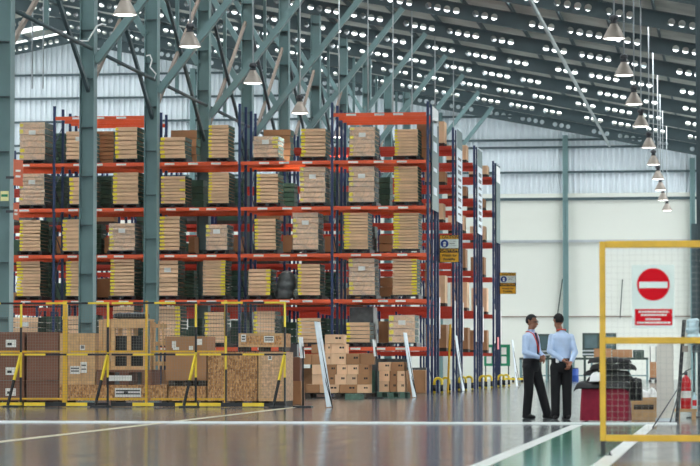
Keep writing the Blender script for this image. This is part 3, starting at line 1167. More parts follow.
bx = [-66, 22, 109, 197, 286]
for i in range(4):
    xa, xb = at(bx[i], 363, FY).x + .06, at(bx[i + 1], 363, FY).x
    lab = ['yellow and black mesh barrier at the far left end of the row', 'yellow and black mesh barrier in front of the reddish brown cartons',
           'yellow and black mesh barrier in front of the slatted wooden crates', 'yellow and black mesh barrier in front of the tall strand board crates'][i]
    t = thing('mesh_barrier', lab, 'barrier', ((xa + xb) / 2, FY, 0), 'striped mesh barriers')
    n = 4
    MB().striped((xa, FY, zf(303)), (xb, FY, zf(303)), .045, .042, n, i % 2).build('top_rail', [YEL2, BLK], t)
    MB().striped((xa, FY, zf(354.5)), (xb, FY, zf(354.5)), .045, .04, n, (i + 1) % 2).build('middle_rail', [YEL2, BLK], t)
    MB().striped((xa, FY, .06), (xb, FY, .06), .08, .075, n, (i + 1) % 2).build('base_rail', [YEL2, BLK], t)
    MB().striped((xb - .025, FY, .1), (xb - .025, FY, zf(303) + .02), .042, .042, 4, 1, (0, 1, 0)).build('post', [YEL2, BLK], t)
    if i == 3:
        xm = at(226, 363, FY).x
        MB().striped((xm, FY, .1), (xm, FY, zf(303)), .035, .035, 3, 1, (0, 1, 0)).build('post', [YEL2, BLK], t)
    MB().striped((xb - .03, FY - .03, 1.12), (xb - .2, FY - .42, .04), .045, .045, 2, 0).build('brace_leg', [YEL2, BLK], t)
    MB().box(xb - .3, xb + .05, FY - .48, FY + .1, 0, .035).build('foot_plate', BLK, t)
    mesh_panel(xa, xb - .05, FY, .15, zf(303) - .02, t)
by = [-16, 66, 147, 226]
FY2 = 58.2
for i in range(3):
    xa, xb = at(by[i], 363, FY2).x + .1, at(by[i + 1], 363, FY2).x
    lab = ['plain yellow fence panel behind the barriers, before the reddish brown cartons', 'plain yellow fence panel behind the barriers, before the open wooden crate',
           'plain yellow fence panel behind the barriers, nearest the tall strand board crates'][i]
    t = thing('fence_panel', lab, 'fence', ((xa + xb) / 2, FY2, 0), 'plain yellow fence panels')
    MB().box(xa, xb, FY2 - .025, FY2 + .025, zf(351.5, FY2) - .02, zf(351.5, FY2) + .02).build('middle_rail', YEL, t)
    MB().box(xa, xb, FY2 - .025, FY2 + .025, zf(399, FY2) - .02, zf(399, FY2) + .02).build('bottom_rail', YEL, t)
    w = .07 if i == 0 else .035
    MB().box(xb - w, xb + w * .4, FY2 - .04, FY2 + .04, .02, zf(303, FY2) + .05).build('post', YEL, t)
    MB().box(xb - .12, xb + .08, FY2 - .1, FY2 + .1, 0, .02).build('foot_plate', BLK, t)

# ================================================================== CRATES BEHIND THE BARRIERS
YC = 59.6
gm = 'reddish brown cartons behind the barriers'
for s, (a, b) in enumerate(((-14, 24.3), (26.3, 58))):
    zs = [0, zf(380.5, YC), zf(352.6, YC), zf(331.5, YC)]
    for j in range(3):
        lab = f'large reddish brown carton, {["bottom","middle","top"][j]} of the {["stack cut by the photo edge","stack next to the plywood crate"][s]}'
        x0, x1 = at(a, 363, YC).x, at(b, 363, YC).x
        t = thing('carton', lab, 'carton', ((x0 + x1) / 2, YC + .5, zs[j]), gm)
        z0, z1 = zs[j] + (.09 if j == 0 else .004), zs[j + 1] - (.02 if j else .02)
        MB().box(x0, x1, YC + .03 * s, YC + 1.0, z0, z1).build('box', MAROON_C, t, bevel=.01)
        MB().box(x0 - .01, x1 + .01, YC + .03 * s - .012, YC + 1.0, z1 - .07, z1 + .012).build('lid', MAROON_C, t, bevel=.006)
        if j == 0:
            q = MB()
            for k in range(3):
                xx = x0 + (x1 - x0 - .12) * k / 2
                q.box(xx, xx + .12, YC + .05, YC + .95, 0, .09)
            q.build('skid', DKWOOD, t)
        if s == 0:
            xx = at(11, 363, YC).x
            MB().box(xx - .12, xx + .12, YC - .02, YC - .013, z0 + .12, z0 + .29).build('address_label', PAPER, t)
            MB().box(xx - .08, xx + .02, YC - .023, YC - .02, z0 + .16, z0 + .22).build('print_mark', INK, t)


def crate(name, a, b, z0, z1, Y, dep, mat, lab, group=None, batten=WOOD, bw=.09, mids=0, papers=(), skid=True):
    x0, x1 = at(a, 363, Y).x, at(b, 363, Y).x
    t = thing(name, lab, 'crate', ((x0 + x1) / 2, Y + dep / 2, z0), group)
    zb = z0 + (.1 if skid else .004)
    MB().box(x0, x1, Y + .02, Y + dep, zb, z1).build('panel_box', mat, t)
    if batten:
        for xx in [x0, x1 - bw] + [x0 + (x1 - x0 - bw) * (k + 1) / (mids + 1) for k in range(mids)]:
            MB().box(xx, xx + bw, Y, Y + .02, zb, z1).build('batten', batten, t)
        for zz in (zb, z1 - bw):
            MB().box(x0 + bw, x1 - bw, Y + .002, Y + .02, zz, zz + bw).build('batten', batten, t)
    if skid:
        for k in range(3):
            xx = x0 + (x1 - x0 - .12) * k / 2
            MB().box(xx, xx + .12, Y + .04, Y + dep - .04, z0, zb).build('skid', DKWOOD, t)
    for (pa, pb, pc, pd) in papers:
        p0, p1 = at(pa, pd, Y), at(pb, pc, Y)
        MB().box(p0.x, p1.x, Y - .006, Y - .001, p0.z, p1.z).build('shipping_paper', PAPER, t, 'white shipping paper')
        for q in range(2):
            zz = p0.z + (p1.z - p0.z) * (.3 + .35 * q)
            MB().box(p0.x + .02, p1.x - .02, Y - .009, Y - .006, zz, zz + .025).build('print_mark', INK, t)
    return t


zlow = zf(385, YC)
crate('long_crate', 59.5, 167, 0, zlow, YC, 1.1, OSB, 'long low strand board crate on the floor behind the barriers', 'strand board crates', OSB, .06, 0, [(115, 141.0, 388, 397), (123, 129, 390, 394.5)])
crate('plywood_crate', 59.5, 95, zlow, zf(333, YC), YC + .05, .9, WOOD, 'square plywood crate with battens next to the reddish brown cartons', None, WOOD, .08, 1, [(70, 80, 366, 374), (80.5, 87, 362, 373), (80, 85, 345, 350)], False)
# open timber base (two long beams on blocks)
x0, x1 = at(96.5, 363, YC).x, at(152, 363, YC).x
z1 = zf(370, YC)
t = thing('timber_skid', 'heavy brown timber skid lying on the long low crate', 'skid', ((x0 + x1) / 2, YC + .5, zlow), None)
MB().box(x0, x1, YC + .02, YC + .9, z1 - .05, z1).build('deck', MAROON_C, t)
for k in range(3):
    xx = x0 + (x1 - x0 - .22) * k / 2
    MB().box(xx, xx + .22, YC, YC + .9, zlow, z1 - .05).build('block', MAROON_C, t)
MB().box(at(109, 363, YC).x, at(132, 363, YC).x, YC - .008, YC - .001, zf(381, YC), zf(375.5, YC)).build('shipping_paper', PAPER, t)
# open crate frame standing on it
x0, x1 = at(110, 363, YC).x, at(146, 363, YC).x
zt = zf(320, YC)
t = thing('open_crate', 'open wooden crate frame with dark gaps, black film on top', 'crate', ((x0 + x1) / 2, YC + .5, z1), None)
for xx in (x0, (x0 + x1) / 2 - .05, x1 - .09):
    MB().box(xx, xx + .09, YC + .1, YC + .16, z1, zt).build('board', WOOD, t)
    MB().box(xx, xx + .09, YC + .8, YC + .86, z1, zt).build('board', WOOD, t)
for za, zb in ((zt - .18, zt), (zf(356, YC), zf(350.5, YC)), (z1, z1 + .09)):
    MB().box(x0, x1, YC + .07, YC + .1, za, zb).build('board', WOOD, t)
MB().box(x0, x1, YC + .07, YC + .9, zt, zt + .03).build('top_board', WOOD, t)
MB().box(x0 + .03, x1 - .03, YC + .4, YC + .7, z1, zt - .35).build('contents', BLACKP, t, 'dark wrapped contents')
o = MB()
for i in range(6):
    o.lathe([(.01, 0), (.17, .02), (.15, .11), (.01, .15)], (at(117 + 4.4 * i, 363, YC).x, YC + .3 + random.uniform(-.08, .08), zt + .033), 12)
o = o.build('black_film', BLACKP, remesh=.02, smoothit=2)
o.data.materials.clear(); o.data.materials.append(BLACKP)
tag(o, 'folded black plastic film lying on the open wooden crate frame', 'plastic film')
# upright plank bundle and slatted panel
for nm, a, b, ya, lab, n in (('plank_panel', 96.3, 108.5, 318, 'narrow upright panel of pale planks between plywood crate and open crate', 3),
                             ('slatted_panel', 147.5, 164, 320, 'upright slatted wooden panel beside the open crate frame', 4)):
    xa, xb = at(a, 363, YC).x, at(b, 363, YC).x
    t = thing(nm, lab, 'wooden panel', ((xa + xb) / 2, YC + .3, z1))
    w = (xb - xa) / n
    for k in range(n):
        MB().box(xa + k * w, xa + (k + 1) * w - (.012 if n == 3 else .06), YC + .24, YC + .28, z1, zf(ya + random.uniform(0, 3), YC)).build('board', WOOD, t)
    for z in (z1 + .1, z1 + .55, z1 + .95):
        MB().box(xa, xb, YC + .28, YC + .32, z, z + .09).build('cross_board', WOOD, t)
# boxes with labels on a pallet on a low crate
crate('low_crate', 168.5, 206, 0, zf(386, YC), YC, 1.0, OSB, 'low strand board crate between the long crate and the tall one', 'strand board crates', OSB, .06)
pal(168.5, 206, YC, 1.0, zf(386, YC), .125, DKWOOD, 'dark wooden pallet raised on the low strand board crate')
zq = zf(386, YC) + .125
g2 = 'labelled cartons on the raised pallet'
x0, x1 = at(165.5, 363, YC).x, at(206.5, 363, YC).x
t = thing('carton', 'big brown carton with shipping labels on the raised pallet', 'carton', ((x0 + x1) / 2, YC + .5, zq))
MB().box(x0, x1, YC + .01, YC + 1, zq, zf(337, YC)).build('box', KRAFT_D, t, bevel=.01)
MB().box(x0 - .01, x1 + .01, YC, YC + 1.01, zf(352, YC), zf(337, YC) + .012).build('lid', KRAFT_D, t, bevel=.008)
for (a, b, c, d) in ((195, 202, 339, 345), (172, 176, 341, 348), (173, 179, 347, 350), (189, 193, 346, 350)):
    MB().box(at(a, 363, YC).x, at(b, 363, YC).x, YC - .008, YC - .001, zf(d, YC), zf(c, YC)).build('shipping_label', PAPER, t, 'white shipping label')
# tall OSB crates
crate('strand_board_crate', 207.5, 257, 0, zf(352, YC), YC - .05, 1.2, OSB, 'tall dark strand board crate next to the labelled carton', 'strand board crates', None)
crate('strand_board_crate', 258.5, 284.5, 0, zf(352, YC), YC - .25, 1.2, M('pale_strand_board', (206, 166, 128), .7, 0, .3, 14), 'tall pale strand board crate nearest the sign stands', 'strand board crates', WOOD, .06, 0, [(268, 272, 356, 360)])
crate('flat_crate', 238.5, 283.5, zf(352, YC) + .01, zf(333.5, YC), YC - .02, 1.0, OSB, 'flat strand board crate lying on top of the two tall ones', 'strand board crates', WOOD, .05, 0, [(241, 246, 334.5, 342), (264, 274, 336, 342.5)], True)
# narrow cartons between crates and stands
zz = zf(381, 61.2)
carton(287.5, 301, 381, 408, 61.2, .5, 'narrow brown carton on the floor beside the pale strand board crate', 'narrow cartons', KRAFT_D, False, 0)
carton(288.5, 300, 357, 381, 61.2, .45, 'narrow brown carton standing on another beside the pale strand board crate', 'narrow cartons', MAROON_C, False, zz)
o = px_box('device_box', 289.5, 297, 344, 356.8, 61.25, .3, GREY)
tag(o, 'small grey device box on top of the narrow cartons', 'box')

# ================================================================== BANNER STANDS AND SIGN STANDS
bn = [(326.5, 408, 314, 321.5, 'leaning white banner stand before the tall carton wall'), (412.5, 398, 403, 332.5, 'leaning white banner stand at the front rack right end'),
      (462, 391.5, 454.5, 335.5, 'leaning white banner stand at the second rack row end'), (516, 386.5, 511.5, 340, 'slim white banner stand beyond the racks, near the wall')]
for i, (xb, yb, xt, yt, lab) in enumerate(bn):
    p = fl(xb, yb)
    hgt = at(xb, yt, p.y).z
    lean = at(xb, 363, p.y).x - at(xt, 363, p.y).x
    t = thing('banner_stand', lab, 'banner', p, 'leaning white banner stands')
    m = MB()
    wdt = .75
    v = []
    for (dx, dz) in ((0, .02), (-lean, hgt)):
        for dy in (0, wdt):
            v += [(p.x + dx, p.y + dy, dz), (p.x + dx + .02, p.y + dy, dz)]
    m.add(v, [(0, 2, 6, 4), (1, 5, 7, 3), (0, 4, 5, 1), (2, 3, 7, 6), (4, 6, 7, 5), (0, 1, 3, 2)])
    m.build('panel', PALEB, t)
    v2 = [(p.x + .022, p.y + .06), (p.x + .022, p.y + wdt - .06)]
    MB().tube([(p.x - lean * .9, p.y + .3, hgt * .92), (p.x - lean * .9 + .32 * .9, p.y + .55, .01)], .011, 6).build('support_leg', BLK, t)
    MB().tube([(p.x - lean * .3, p.y + .3, hgt * .35), (p.x + .12, p.y + .05, .01)], .011, 6).build('support_leg', BLK, t)
    MB().tube([(p.x - lean * .3, p.y + .3, hgt * .35), (p.x - lean * .95, p.y + .1, hgt * .97)], .01, 6).build('support_arm', BLK, t)
for i, (xb, yb, yt, lab) in enumerate([(303, 407.5, 337, 'slim black sign stand with narrow white sign beside the pale strand board crate'), (376, 398.5, 339.5, 'slim black sign stand with narrow white sign between the two carton piles')]):
    p = fl(xb, yb)
    h = at(xb, yt, p.y).z
    t = thing('sign_stand', lab, 'sign stand', p, 'slim sign stands')
    MB().box(p.x - .2, p.x + .2, p.y - .17, p.y + .17, 0, .035).build('base', BLK, t, bevel=.008)
    MB().tube([(p.x, p.y, .03), (p.x, p.y, h - .2)], .02, 8).build('pole', BLK, t)
    m = MB()
    m.bar((p.x - .015, p.y + .04, h - .45), (p.x - .06, p.y + .04, h), .42, .035, 0, (1, 0, 0))
    m.build('sign_plate', WHITE, t)

# ================================================================== HANGING SIGNS ON THE NEAR COLUMN
YH = COLY(-1) - .26
for (a, b, c, d, lab) in ((13.3, 24, 159, 187, 'orange-red sign plate on the nearest steel column, larger upper one'), (13.2, 20, 202.5, 221, 'orange-red sign plate on the nearest steel column, smaller lower one')):
    p0, p1 = at(a, d, YH), at(b, c, YH)
    t = thing('hanging_sign', lab, 'sign', (p0.x, YH, p0.z), 'orange plates on the nearest column')
    m = MB()
    dz = .045
    m.add([(p0.x, YH, p0.z + dz), (p1.x, YH - .1, p0.z), (p1.x, YH - .1, p1.z - dz), (p0.x, YH, p1.z), (p0.x, YH + .02, p0.z + dz), (p1.x, YH - .08, p0.z), (p1.x, YH - .08, p1.z - dz), (p0.x, YH + .02, p1.z)],
          [(0, 1, 2, 3), (7, 6, 5, 4), (0, 4, 5, 1), (1, 5, 6, 2), (2, 6, 7, 3), (3, 7, 4, 0)])
    m.build('plate', ORSIGN, t)
    MB().box(p0.x - .18, p0.x + .03, YH - .01, YH + .065, p0.z + .2, p0.z + .26).build('bracket', GREY, t)
    for fr in (.38, .58):
        z = p0.z + (p1.z - p0.z) * fr
        xx = p0.x + (p1.x - p0.x) * .25
        MB().bar((xx, YH - .035, z), (xx + (p1.x - p0.x) * .5, YH - .085, z - .01), .008, .05, 0, (0, 0, 1)).build('print_line', PAPER, t)
p0, p1 = at(0.5, 201, COLY(-1) - .22), at(8.6, 191, COLY(-1) - .22)
t = thing('column_plate', 'small yellow-green notice on the face of the nearest steel column', 'sign', (p0.x, COLY(-1) - .22, p0.z))
yy = COLY(-1) - .212
MB().box(p0.x, p1.x, yy - .012, yy, p0.z, p1.z).build('plate', M('pale_yellow_plate', (226, 222, 160), .5), t)
MB().box(p0.x + .02, p1.x - .02, yy - .015, yy - .012, p0.z + .1, p0.z + .16).build('print_line', GREENB, t)

# ================================================================== NEAR YELLOW FENCE WITH NO-ENTRY SIGN
NY = 27.9
x0 = at(602.8, 363, NY).x
x1 = x0 + 2.3
zN = lambda py: at(603, py, NY).z
t = thing('mesh_fence_panel', 'near yellow mesh fence panel carrying the no-entry sign', 'fence', (x0, NY, 0))
MB().box(x0 - .03, x0 + .03, NY - .03, NY + .03, zN(441), zN(241.5)).build('post', YEL, t, bevel=.006)
MB().box(x1 - .03, x1 + .03, NY - .03, NY + .03, zN(441), zN(241.5)).build('post', YEL, t, bevel=.006)
for n_, py in (('top_rail', 244.5), ('middle_rail', 340.5), ('bottom_rail', 438)):
    hh = .034 if n_ != 'top_rail' else .036
    MB().box(x0 + .03, x1 - .03, NY - .025, NY + .025, zN(py) - hh, zN(py) + hh).build(n_, YEL, t, bevel=.006)
for xx in (x0, x1):
    MB().box(xx - .022, xx + .022, NY - .022, NY + .022, .01, zN(441)).build('foot_post', BLK, t)
    MB().box(xx - .05, xx + .09, NY - .06, NY + .06, 0, .012).build('foot_plate', BLK, t)
    MB().lathe([(.012, 0), (.012, .03)], (xx + .065, NY, .012), 8).build('anchor_bolt', GREY, t)
mesh_panel(x0 + .03, x1 - .03, NY, zN(436), zN(247), t, .062, .002).data.materials[0] = M('galvanised_wire', (176, 176, 166), .5, .2, .05)

SY = NY - .05
P0, P1 = at(632, 328.5, SY), at(674.3, 264.8, SY)
t = thing('no_entry_sign', 'pale board with red no-entry disc and red text plate on the near yellow fence', 'sign', (P0.x, SY, P0.z))
MB().box(P0.x, P1.x, SY - .01, SY + .012, P0.z, P1.z).build('board', SIGNW, t, bevel=.003)
c = at(653.3, 284.4, SY)
r = abs(at(669.7, 284.4, SY).x - at(637, 284.4, SY).x) / 2
n = 64
disc = lambda rr, yy: MB().add([(c.x + rr * math.cos(-2 * math.pi * k / n), yy, c.z + rr * math.sin(-2 * math.pi * k / n)) for k in range(n)] + [(c.x + rr * math.cos(-2 * math.pi * k / n), yy + .003, c.z + rr * math.sin(-2 * math.pi * k / n)) for k in range(n)],
                               [tuple(range(n - 1, -1, -1))] + [(k, (k + 1) % n, n + (k + 1) % n, n + k) for k in range(n)])
disc(r, SY - .014).build('no_entry_disc', RED, t)
q0, q1 = at(639.2, 288.1, SY - .016), at(667.6, 281.7, SY - .016)
MB().box(q0.x, q1.x, SY - .018, SY - .014, q0.z, q1.z).build('white_bar', SIGNW, t)
q0, q1 = at(635, 325.3, SY), at(672.3, 309, SY)
MB().box(q0.x, q1.x, SY - .014, SY - .01, q0.z, q1.z).build('red_plate', RED, t)
for (a, b, y_) in ((638.5, 668.8, 311.8), (641, 666.5, 315), (645.5, 661, 319.3), (637, 670.3, 322.7)):
    m = MB()
    px_ = a
    zz = at(650, y_, SY).z
    while px_ < b - .5:
        wlen = min(random.uniform(1.6, 3.6), b - px_)
        m.box(at(px_, 300, SY).x, at(px_ + wlen, 300, SY).x, SY - .016, SY - .0135, zz - .009, zz + .009)
        px_ += wlen + .5
    m.build('text_line', SIGNW, t, 'row of small white lettering')

# white cover strip across the floor
a, b = fl(0, 422.5), fl(677, 424.5)
d = (b - a)
a2 = a - d * .5
o = MB()
dn = d.normalized()
sd = Vector((-dn.y, dn.x, 0))
for i, (u, z) in enumerate(((.06, 0), (.045, .022), (.02, .03), (-.02, .03), (-.045, .022), (-.06, 0))):
    o.v += [tuple(a2 + sd * u + Vector((0, 0, z))), tuple(b + sd * u + Vector((0, 0, z)))]
for i in range(5):
    o.f.append([2 * i, 2 * i + 1, 2 * i + 3, 2 * i + 2]); o.m.append(0); o.sm.append(False)
o.f.append([1, 3, 5, 7, 9, 11]); o.m.append(0); o.sm.append(False)
o.f.append([10, 8, 6, 4, 2, 0]); o.m.append(0); o.sm.append(False)
o = o.build('cable_cover', LINEW)
o.data.materials[0] = M('white_cover_plastic', (206, 210, 208), .5, 0, .05)
tag(o, 'long white cable cover strip lying right across the concrete floor', 'cable cover')

# ================================================================== TABLE, JACKETS, HELMETS
TY = 43.8
xa, xb = at(581.5, 363, TY).x, at(628, 363, TY).x
t = thing('folding_table', 'small table under maroon cloth and black jackets, beside the two men', 'table', ((xa + xb) / 2, TY + .35, 0))
ztab = .56
MB().box(xa + .03, xb - .03, TY + .03, TY + .67, ztab - .03, ztab - .006).build('tabletop', WOOD, t)
for xx in (xa + .06, xb - .06):
    for yy in (TY + .06, TY + .64):
        MB().tube([(xx, yy, 0), (xx, yy, ztab - .03)], .015, 8).build('leg', GREY, t)
n = 120
cl = MB()
def rim(s, out):
    L = [xb - xa, .7, xb - xa, .7]
    tot = sum(L); d = s * tot
    if d < L[0]: return (xa + d, TY), (0, -1)
    d -= L[0]
    if d < L[1]: return (xb, TY + d), (1, 0)
    d -= L[1]
    if d < L[2]: return (xb - d, TY + .7), (0, 1)
    d -= L[2]
    return (xa, TY + .7 - d), (-1, 0)
rows = [(ztab, 0), (ztab - .06, .2), (ztab - .3, .7), (.02, 1)]
for z, amp in rows:
    for k in range(n):
        (x, y), nn = rim(k / n, 0)
        w = amp * (.014 * math.sin(k * .9) + .011 * math.sin(k * 1.7 + 1))
        cl.v.append((x + nn[0] * (w + .02 * amp), y + nn[1] * (w + .02 * amp), z))
for i in range(3):
    for k in range(n):
        cl.f.append([i * n + (k + 1) % n, i * n + k, (i + 1) * n + k, (i + 1) * n + (k + 1) % n]); cl.m.append(0); cl.sm.append(True)
cl.f.append(list(range(n))); cl.m.append(0); cl.sm.append(False)
o = cl.build('tablecloth', MAROON)
tag(o, 'maroon cloth draped to the floor over the small table', 'tablecloth')


def jacket(cx, cy, z, rx, ry, h, lab, droop=0):
    m = MB()
    nx, ny = 22, 14
    sd_ = random.random() * 9
    top, bot = [], []
    for j in range(ny + 1):
        for i in range(nx + 1):
            u, v_ = 2 * i / nx - 1, 2 * j / ny - 1
            e = max(0, 1 - abs(u) ** 6) * max(0, 1 - abs(v_) ** 6)
            wob = .009 * math.sin(7 * u + sd_) + .009 * math.sin(6 * v_ + 2 * sd_) + .006 * math.sin(13 * u - 9 * v_ + sd_)
            x = cx + u * rx + .02 * math.sin(9 * v_ + sd_)
            y = cy + v_ * ry + .02 * math.sin(8 * u + sd_)
            dr = droop * max(0, abs(u) - .88) * 8 + (droop * max(0, -v_ - .92) * 12)
            top.append((x, y, z + h * (.35 + .65 * e ** .5) + wob * e - dr))
            bot.append((x, y, z + (.0 if e > .2 else .01) - dr))
    w = nx + 1
    N = len(top)
    f = []
    for j in range(ny):
        for i in range(nx):
            q = j * w + i
            f.append((q, q + 1, q + w + 1, q + w))
            f.append((N + q + w, N + q + w + 1, N + q + 1, N + q))
    edge = [i for i in range(w)] + [j * w + nx for j in range(1, ny + 1)] + [ny * w + i for i in range(nx - 1, -1, -1)] + [j * w for j in range(ny - 1, 0, -1)]
    for a_, b_ in zip(edge, edge[1:] + edge[:1]):
        f.append((b_, a_, N + a_, N + b_))
    m.add(top + bot, f, 0, True)
    o = m.build('folded_jacket', JACK)
    tag(o, lab, 'jacket', 'black jackets heaped on the table')


xc = (xa + xb) / 2
jacket(xc - .04, TY + .33, ztab + .012, .44, .40, .075, 'black folded jacket at the bottom of the heap, drooping over the table edge', .05)
jz = ztab + .098
for i, (dx, rx, hh) in enumerate(((.08, .37, .085), (.02, .36, .07), (.12, .36, .095), (.06, .33, .07))):
    jacket(xc + dx, TY + .46 + random.uniform(-.02, .02), jz, rx, .21, hh, f'black folded jacket in the heap on the maroon table, {["second from the bottom", "third from the bottom", "fourth from the bottom", "topmost of all"][i]}', .02)
    jz += hh + .018
jacket(xb + .12, TY + .25, .34, .085, .2, .36, 'black jacket hanging down over the right side of the maroon table')


def helmet(px_, py_, Y, lab, z=None, s=1.0):
    p = at(px_, py_, Y)
    if z is not None: p.z = z
    t = thing('safety_helmet', lab, 'helmet', p, 'white safety helmets')
    MB().lathe([(.118 * s, 0), (.12 * s, .03), (.112 * s, .08), (.09 * s, .12), (.055 * s, .145), (.01, .155)], p, 24, 0, .9, 1.08).build('shell', HELM, t)
    MB().lathe([(.135 * s, 0), (.137 * s, .008), (.118 * s, .014)], p, 24, 0, .92, 1.12).build('brim', HELM, t)
    MB().bar((p.x, p.y - .1, p.z + .1), (p.x, p.y + .1, p.z + .13), .03, .06).build('crest', HELM, t)


helmet(596.5, 383, TY + .08, 'white safety helmet resting on the black jackets on the table', ztab + .092)
# carton of helmets
HY = 45.6
p0, p1 = at(631.5, 420, HY), at(656, 397.5, HY)
t = thing('open_box', 'low brown open box on the floor filled with white helmets', 'box', ((p0.x + p1.x) / 2, HY + .2, 0))
zt_ = p1.z
m = MB()
m.box(p0.x, p1.x, HY, HY + .02, 0, zt_); m.box(p0.x, p1.x, HY + .4, HY + .42, 0, zt_)
m.box(p0.x, p0.x + .02, HY + .02, HY + .4, 0, zt_); m.box(p1.x - .02, p1.x, HY + .02, HY + .4, 0, zt_)
m.box(p0.x + .02, p1.x - .02, HY + .02, HY + .4, 0, .02)
m.build('walls', WOOD, t)
MB().box(p0.x - .005, p1.x + .005, HY - .012, HY, zt_ - .1, zt_).build('rim_board', WOOD, t)
MB().box(p0.x + .04, p1.x - .04, HY - .004, HY, .17, zt_ - .12).build('painted_slot_shade', DKWOOD, t)  # dark strip puts shade into the colour, no slot is cut
MB().box(p0.x + .03, p1.x - .03, HY + .03, HY + .39, .02, zt_ - .026).build('filling', PAPER, t)
helmet(642.5, 397, HY + .17, 'white safety helmet lying in the low brown box, the fuller one', zt_ - .024)
helmet(652, 397, HY + .27, 'white safety helmet lying at the right end of the low brown box', zt_ + .002, .8)

# upright pale board, easel, stool, extinguisher
BY = 44.7
p0, p1 = at(657, 424, BY), at(673.5, 340, BY)
t = thing('upright_panel', 'pale off-white upright display panel standing right of the helmet box', 'panel', ((p0.x + p1.x) / 2, BY, 0))
MB().box(p0.x, p1.x, BY, BY + .03, .04, p1.z).build('board', M('off_white_panel', (226, 219, 206), .5, 0, .04), t)
MB().box(p0.x - .02, p1.x + .02, BY - .1, BY + .16, 0, .045).build('base', LGREY, t)
EY = 44.3
t = thing('folded_easel', 'folded black easel leaning beside the fire extinguisher', 'easel', fl(677, 421), None)
a, b = at(677, 420, EY), at(684, 320, EY)
MB().bar((a.x, EY, .0), (b.x, EY + .15, b.z), .085, .06, 0, (1, 0, 0)).build('main_leg', BLK, t)
c1, c2 = at(676, 391, EY - .2), at(653, 428, EY - .9)
e = fl(653, 428)
MB().tube([(a.x + .01, EY - .05, .52), (e.x, e.y, .012)], .012, 6).build('support_leg', BLK, t)
e = fl(670, 424)
MB().tube([(a.x + .01, EY - .05, .4), (e.x, e.y, .012)], .012, 6).build('support_leg', BLK, t)
MB().box(b.x - .03, b.x + .06, EY + .05, EY + .15, b.z - .52, b.z - .42).build('clamp', TAUPE, t)
FYE = 45.7
p0, p1 = at(674.5, 418, FYE), at(697, 409, FYE)
t = thing('wooden_stool', 'low wooden block stool under the fire extinguisher', 'stool', ((p0.x + p1.x) / 2, FYE + .2, 0))
MB().box(p0.x, p1.x, FYE, FYE + .4, p1.z - .05, p1.z).build('top', WOOD, t)
for xx in (p0.x + .02, p1.x - .09):
    MB().box(xx, xx + .07, FYE + .03, FYE + .37, 0, p1.z - .05).build('leg', WOOD, t)
zt_ = p1.z
cx = at(686, 400, FYE + .2).x
t = thing('fire_extinguisher', 'red fire extinguisher with white label standing on the low stool', 'fire extinguisher', (cx, FYE + .2, zt_))
C0 = (cx, FYE + .2, zt_)
MB().lathe([(.082, 0), (.09, .02), (.09, .42), (.08, .48), (.05, .53), (.025, .55), (.025, .57)], C0, 24).build('cylinder', EXTR, t)
MB().lathe([(.0915, .18), (.0915, .30)], C0, 24, caps=False).build('instruction_label', PAPER, t, 'white instruction label')
MB().lathe([(.03, .57), (.03, .62), (.015, .63)], C0, 12).build('valve', GREY, t)
MB().bar((cx - .01, FYE + .2, zt_ + .63), (cx + .1, FYE + .2, zt_ + .68), .025, .015).build('handle', BLK, t)
MB().tube([(cx - .02, FYE + .2, zt_ + .6), (cx - .09, FYE + .14, zt_ + .56), (cx - .12, FYE + .12, zt_ + .4), (cx - .11, FYE + .12, zt_ + .15)], .013, 8).build('hose', BLK, t)
PYY = 47.1
a = at(694, 363, PYY)
zt2 = at(694, 318, PYY).z
t = thing('bag_stand', 'thin pole stand topped by a pale blue plastic bag', 'stand', (a.x, PYY, 0))
MB().tube([(a.x, PYY, .02), (a.x, PYY, zt2 - .3)], .014, 8).build('pole', GREY, t)
MB().lathe([(.14, 0), (.14, .02), (.02, .03)], (a.x, PYY, 0), 16).build('base', BLK, t)
m = MB()
for i in range(6):
    m.capsule((a.x - .06 + random.uniform(-.03, .03), PYY + random.uniform(-.05, .05), zt2 - .42 + .07 * i), (a.x + .06 + random.uniform(-.02, .04), PYY, zt2 - .4 + .07 * i), .06, .05)
o = m.build('plastic_bag', CYAN, t, remesh=.015, smoothit=2)
o.data.materials.clear(); o.data.materials.append(CYAN)
p = at(697.5, 409, FYE + .1)
t = thing('bottle', 'small white and red bottle on the stool right of the fire extinguisher', 'bottle', (p.x, FYE + .15, zt_))
MB().lathe([(.034, 0), (.036, .02), (.036, .2), (.015, .25), (.015, .28)], (at(694.5, 400, FYE + .1).x, FYE + .08, zt_), 14).build('body', CYAN, t)
MB().lathe([(.0365, .05), (.0365, .15)], (at(694.5, 400, FYE + .1).x, FYE + .08, zt_), 14, caps=False).build('label_band', EXTR, t, 'red label band')

# ================================================================== FAR EQUIPMENT ALONG THE BACK WALL
GY = 118.0
for (a, b, c, d, lab, nm) in ((582.5, 616, 333, 356.5, 'dark glazed control cabinet against the cream wall behind the men and table', 2), (538, 549.5, 334, 357, 'dark glazed control cabinet seen between the two men', 1)):
    Yc = 150.0
    p0, p1 = at(a, d, Yc), at(b, c, Yc)
    t = thing('control_cabinet', lab, 'cabinet', ((p0.x + p1.x) / 2, Yc, 0), 'glazed cabinets along the wall')
    MB().box(p0.x, p1.x, Yc, Yc + .6, p0.z, p1.z).build('body', OLIVE, t)
    for k in range(nm):
        w = (p1.x - p0.x) / nm
        MB().box(p0.x + w * k + .12, p0.x + w * (k + 1) - .12, Yc - .02, Yc, p0.z + .45, p1.z - .12).build('pane', GLASSD, t)
    for z in (p0.z + .12, p0.z + .32):
        MB().box(p0.x, p1.x, Yc - .05, Yc - .02, z - .04, z + .04).build('rail', LGREY, t)
    for xx in (p0.x + .05, p1.x - .17):
        MB().box(xx, xx + .12, Yc + .1, Yc + .5, 0, p0.z).build('leg', OLIVE, t)
BYY = 143.0
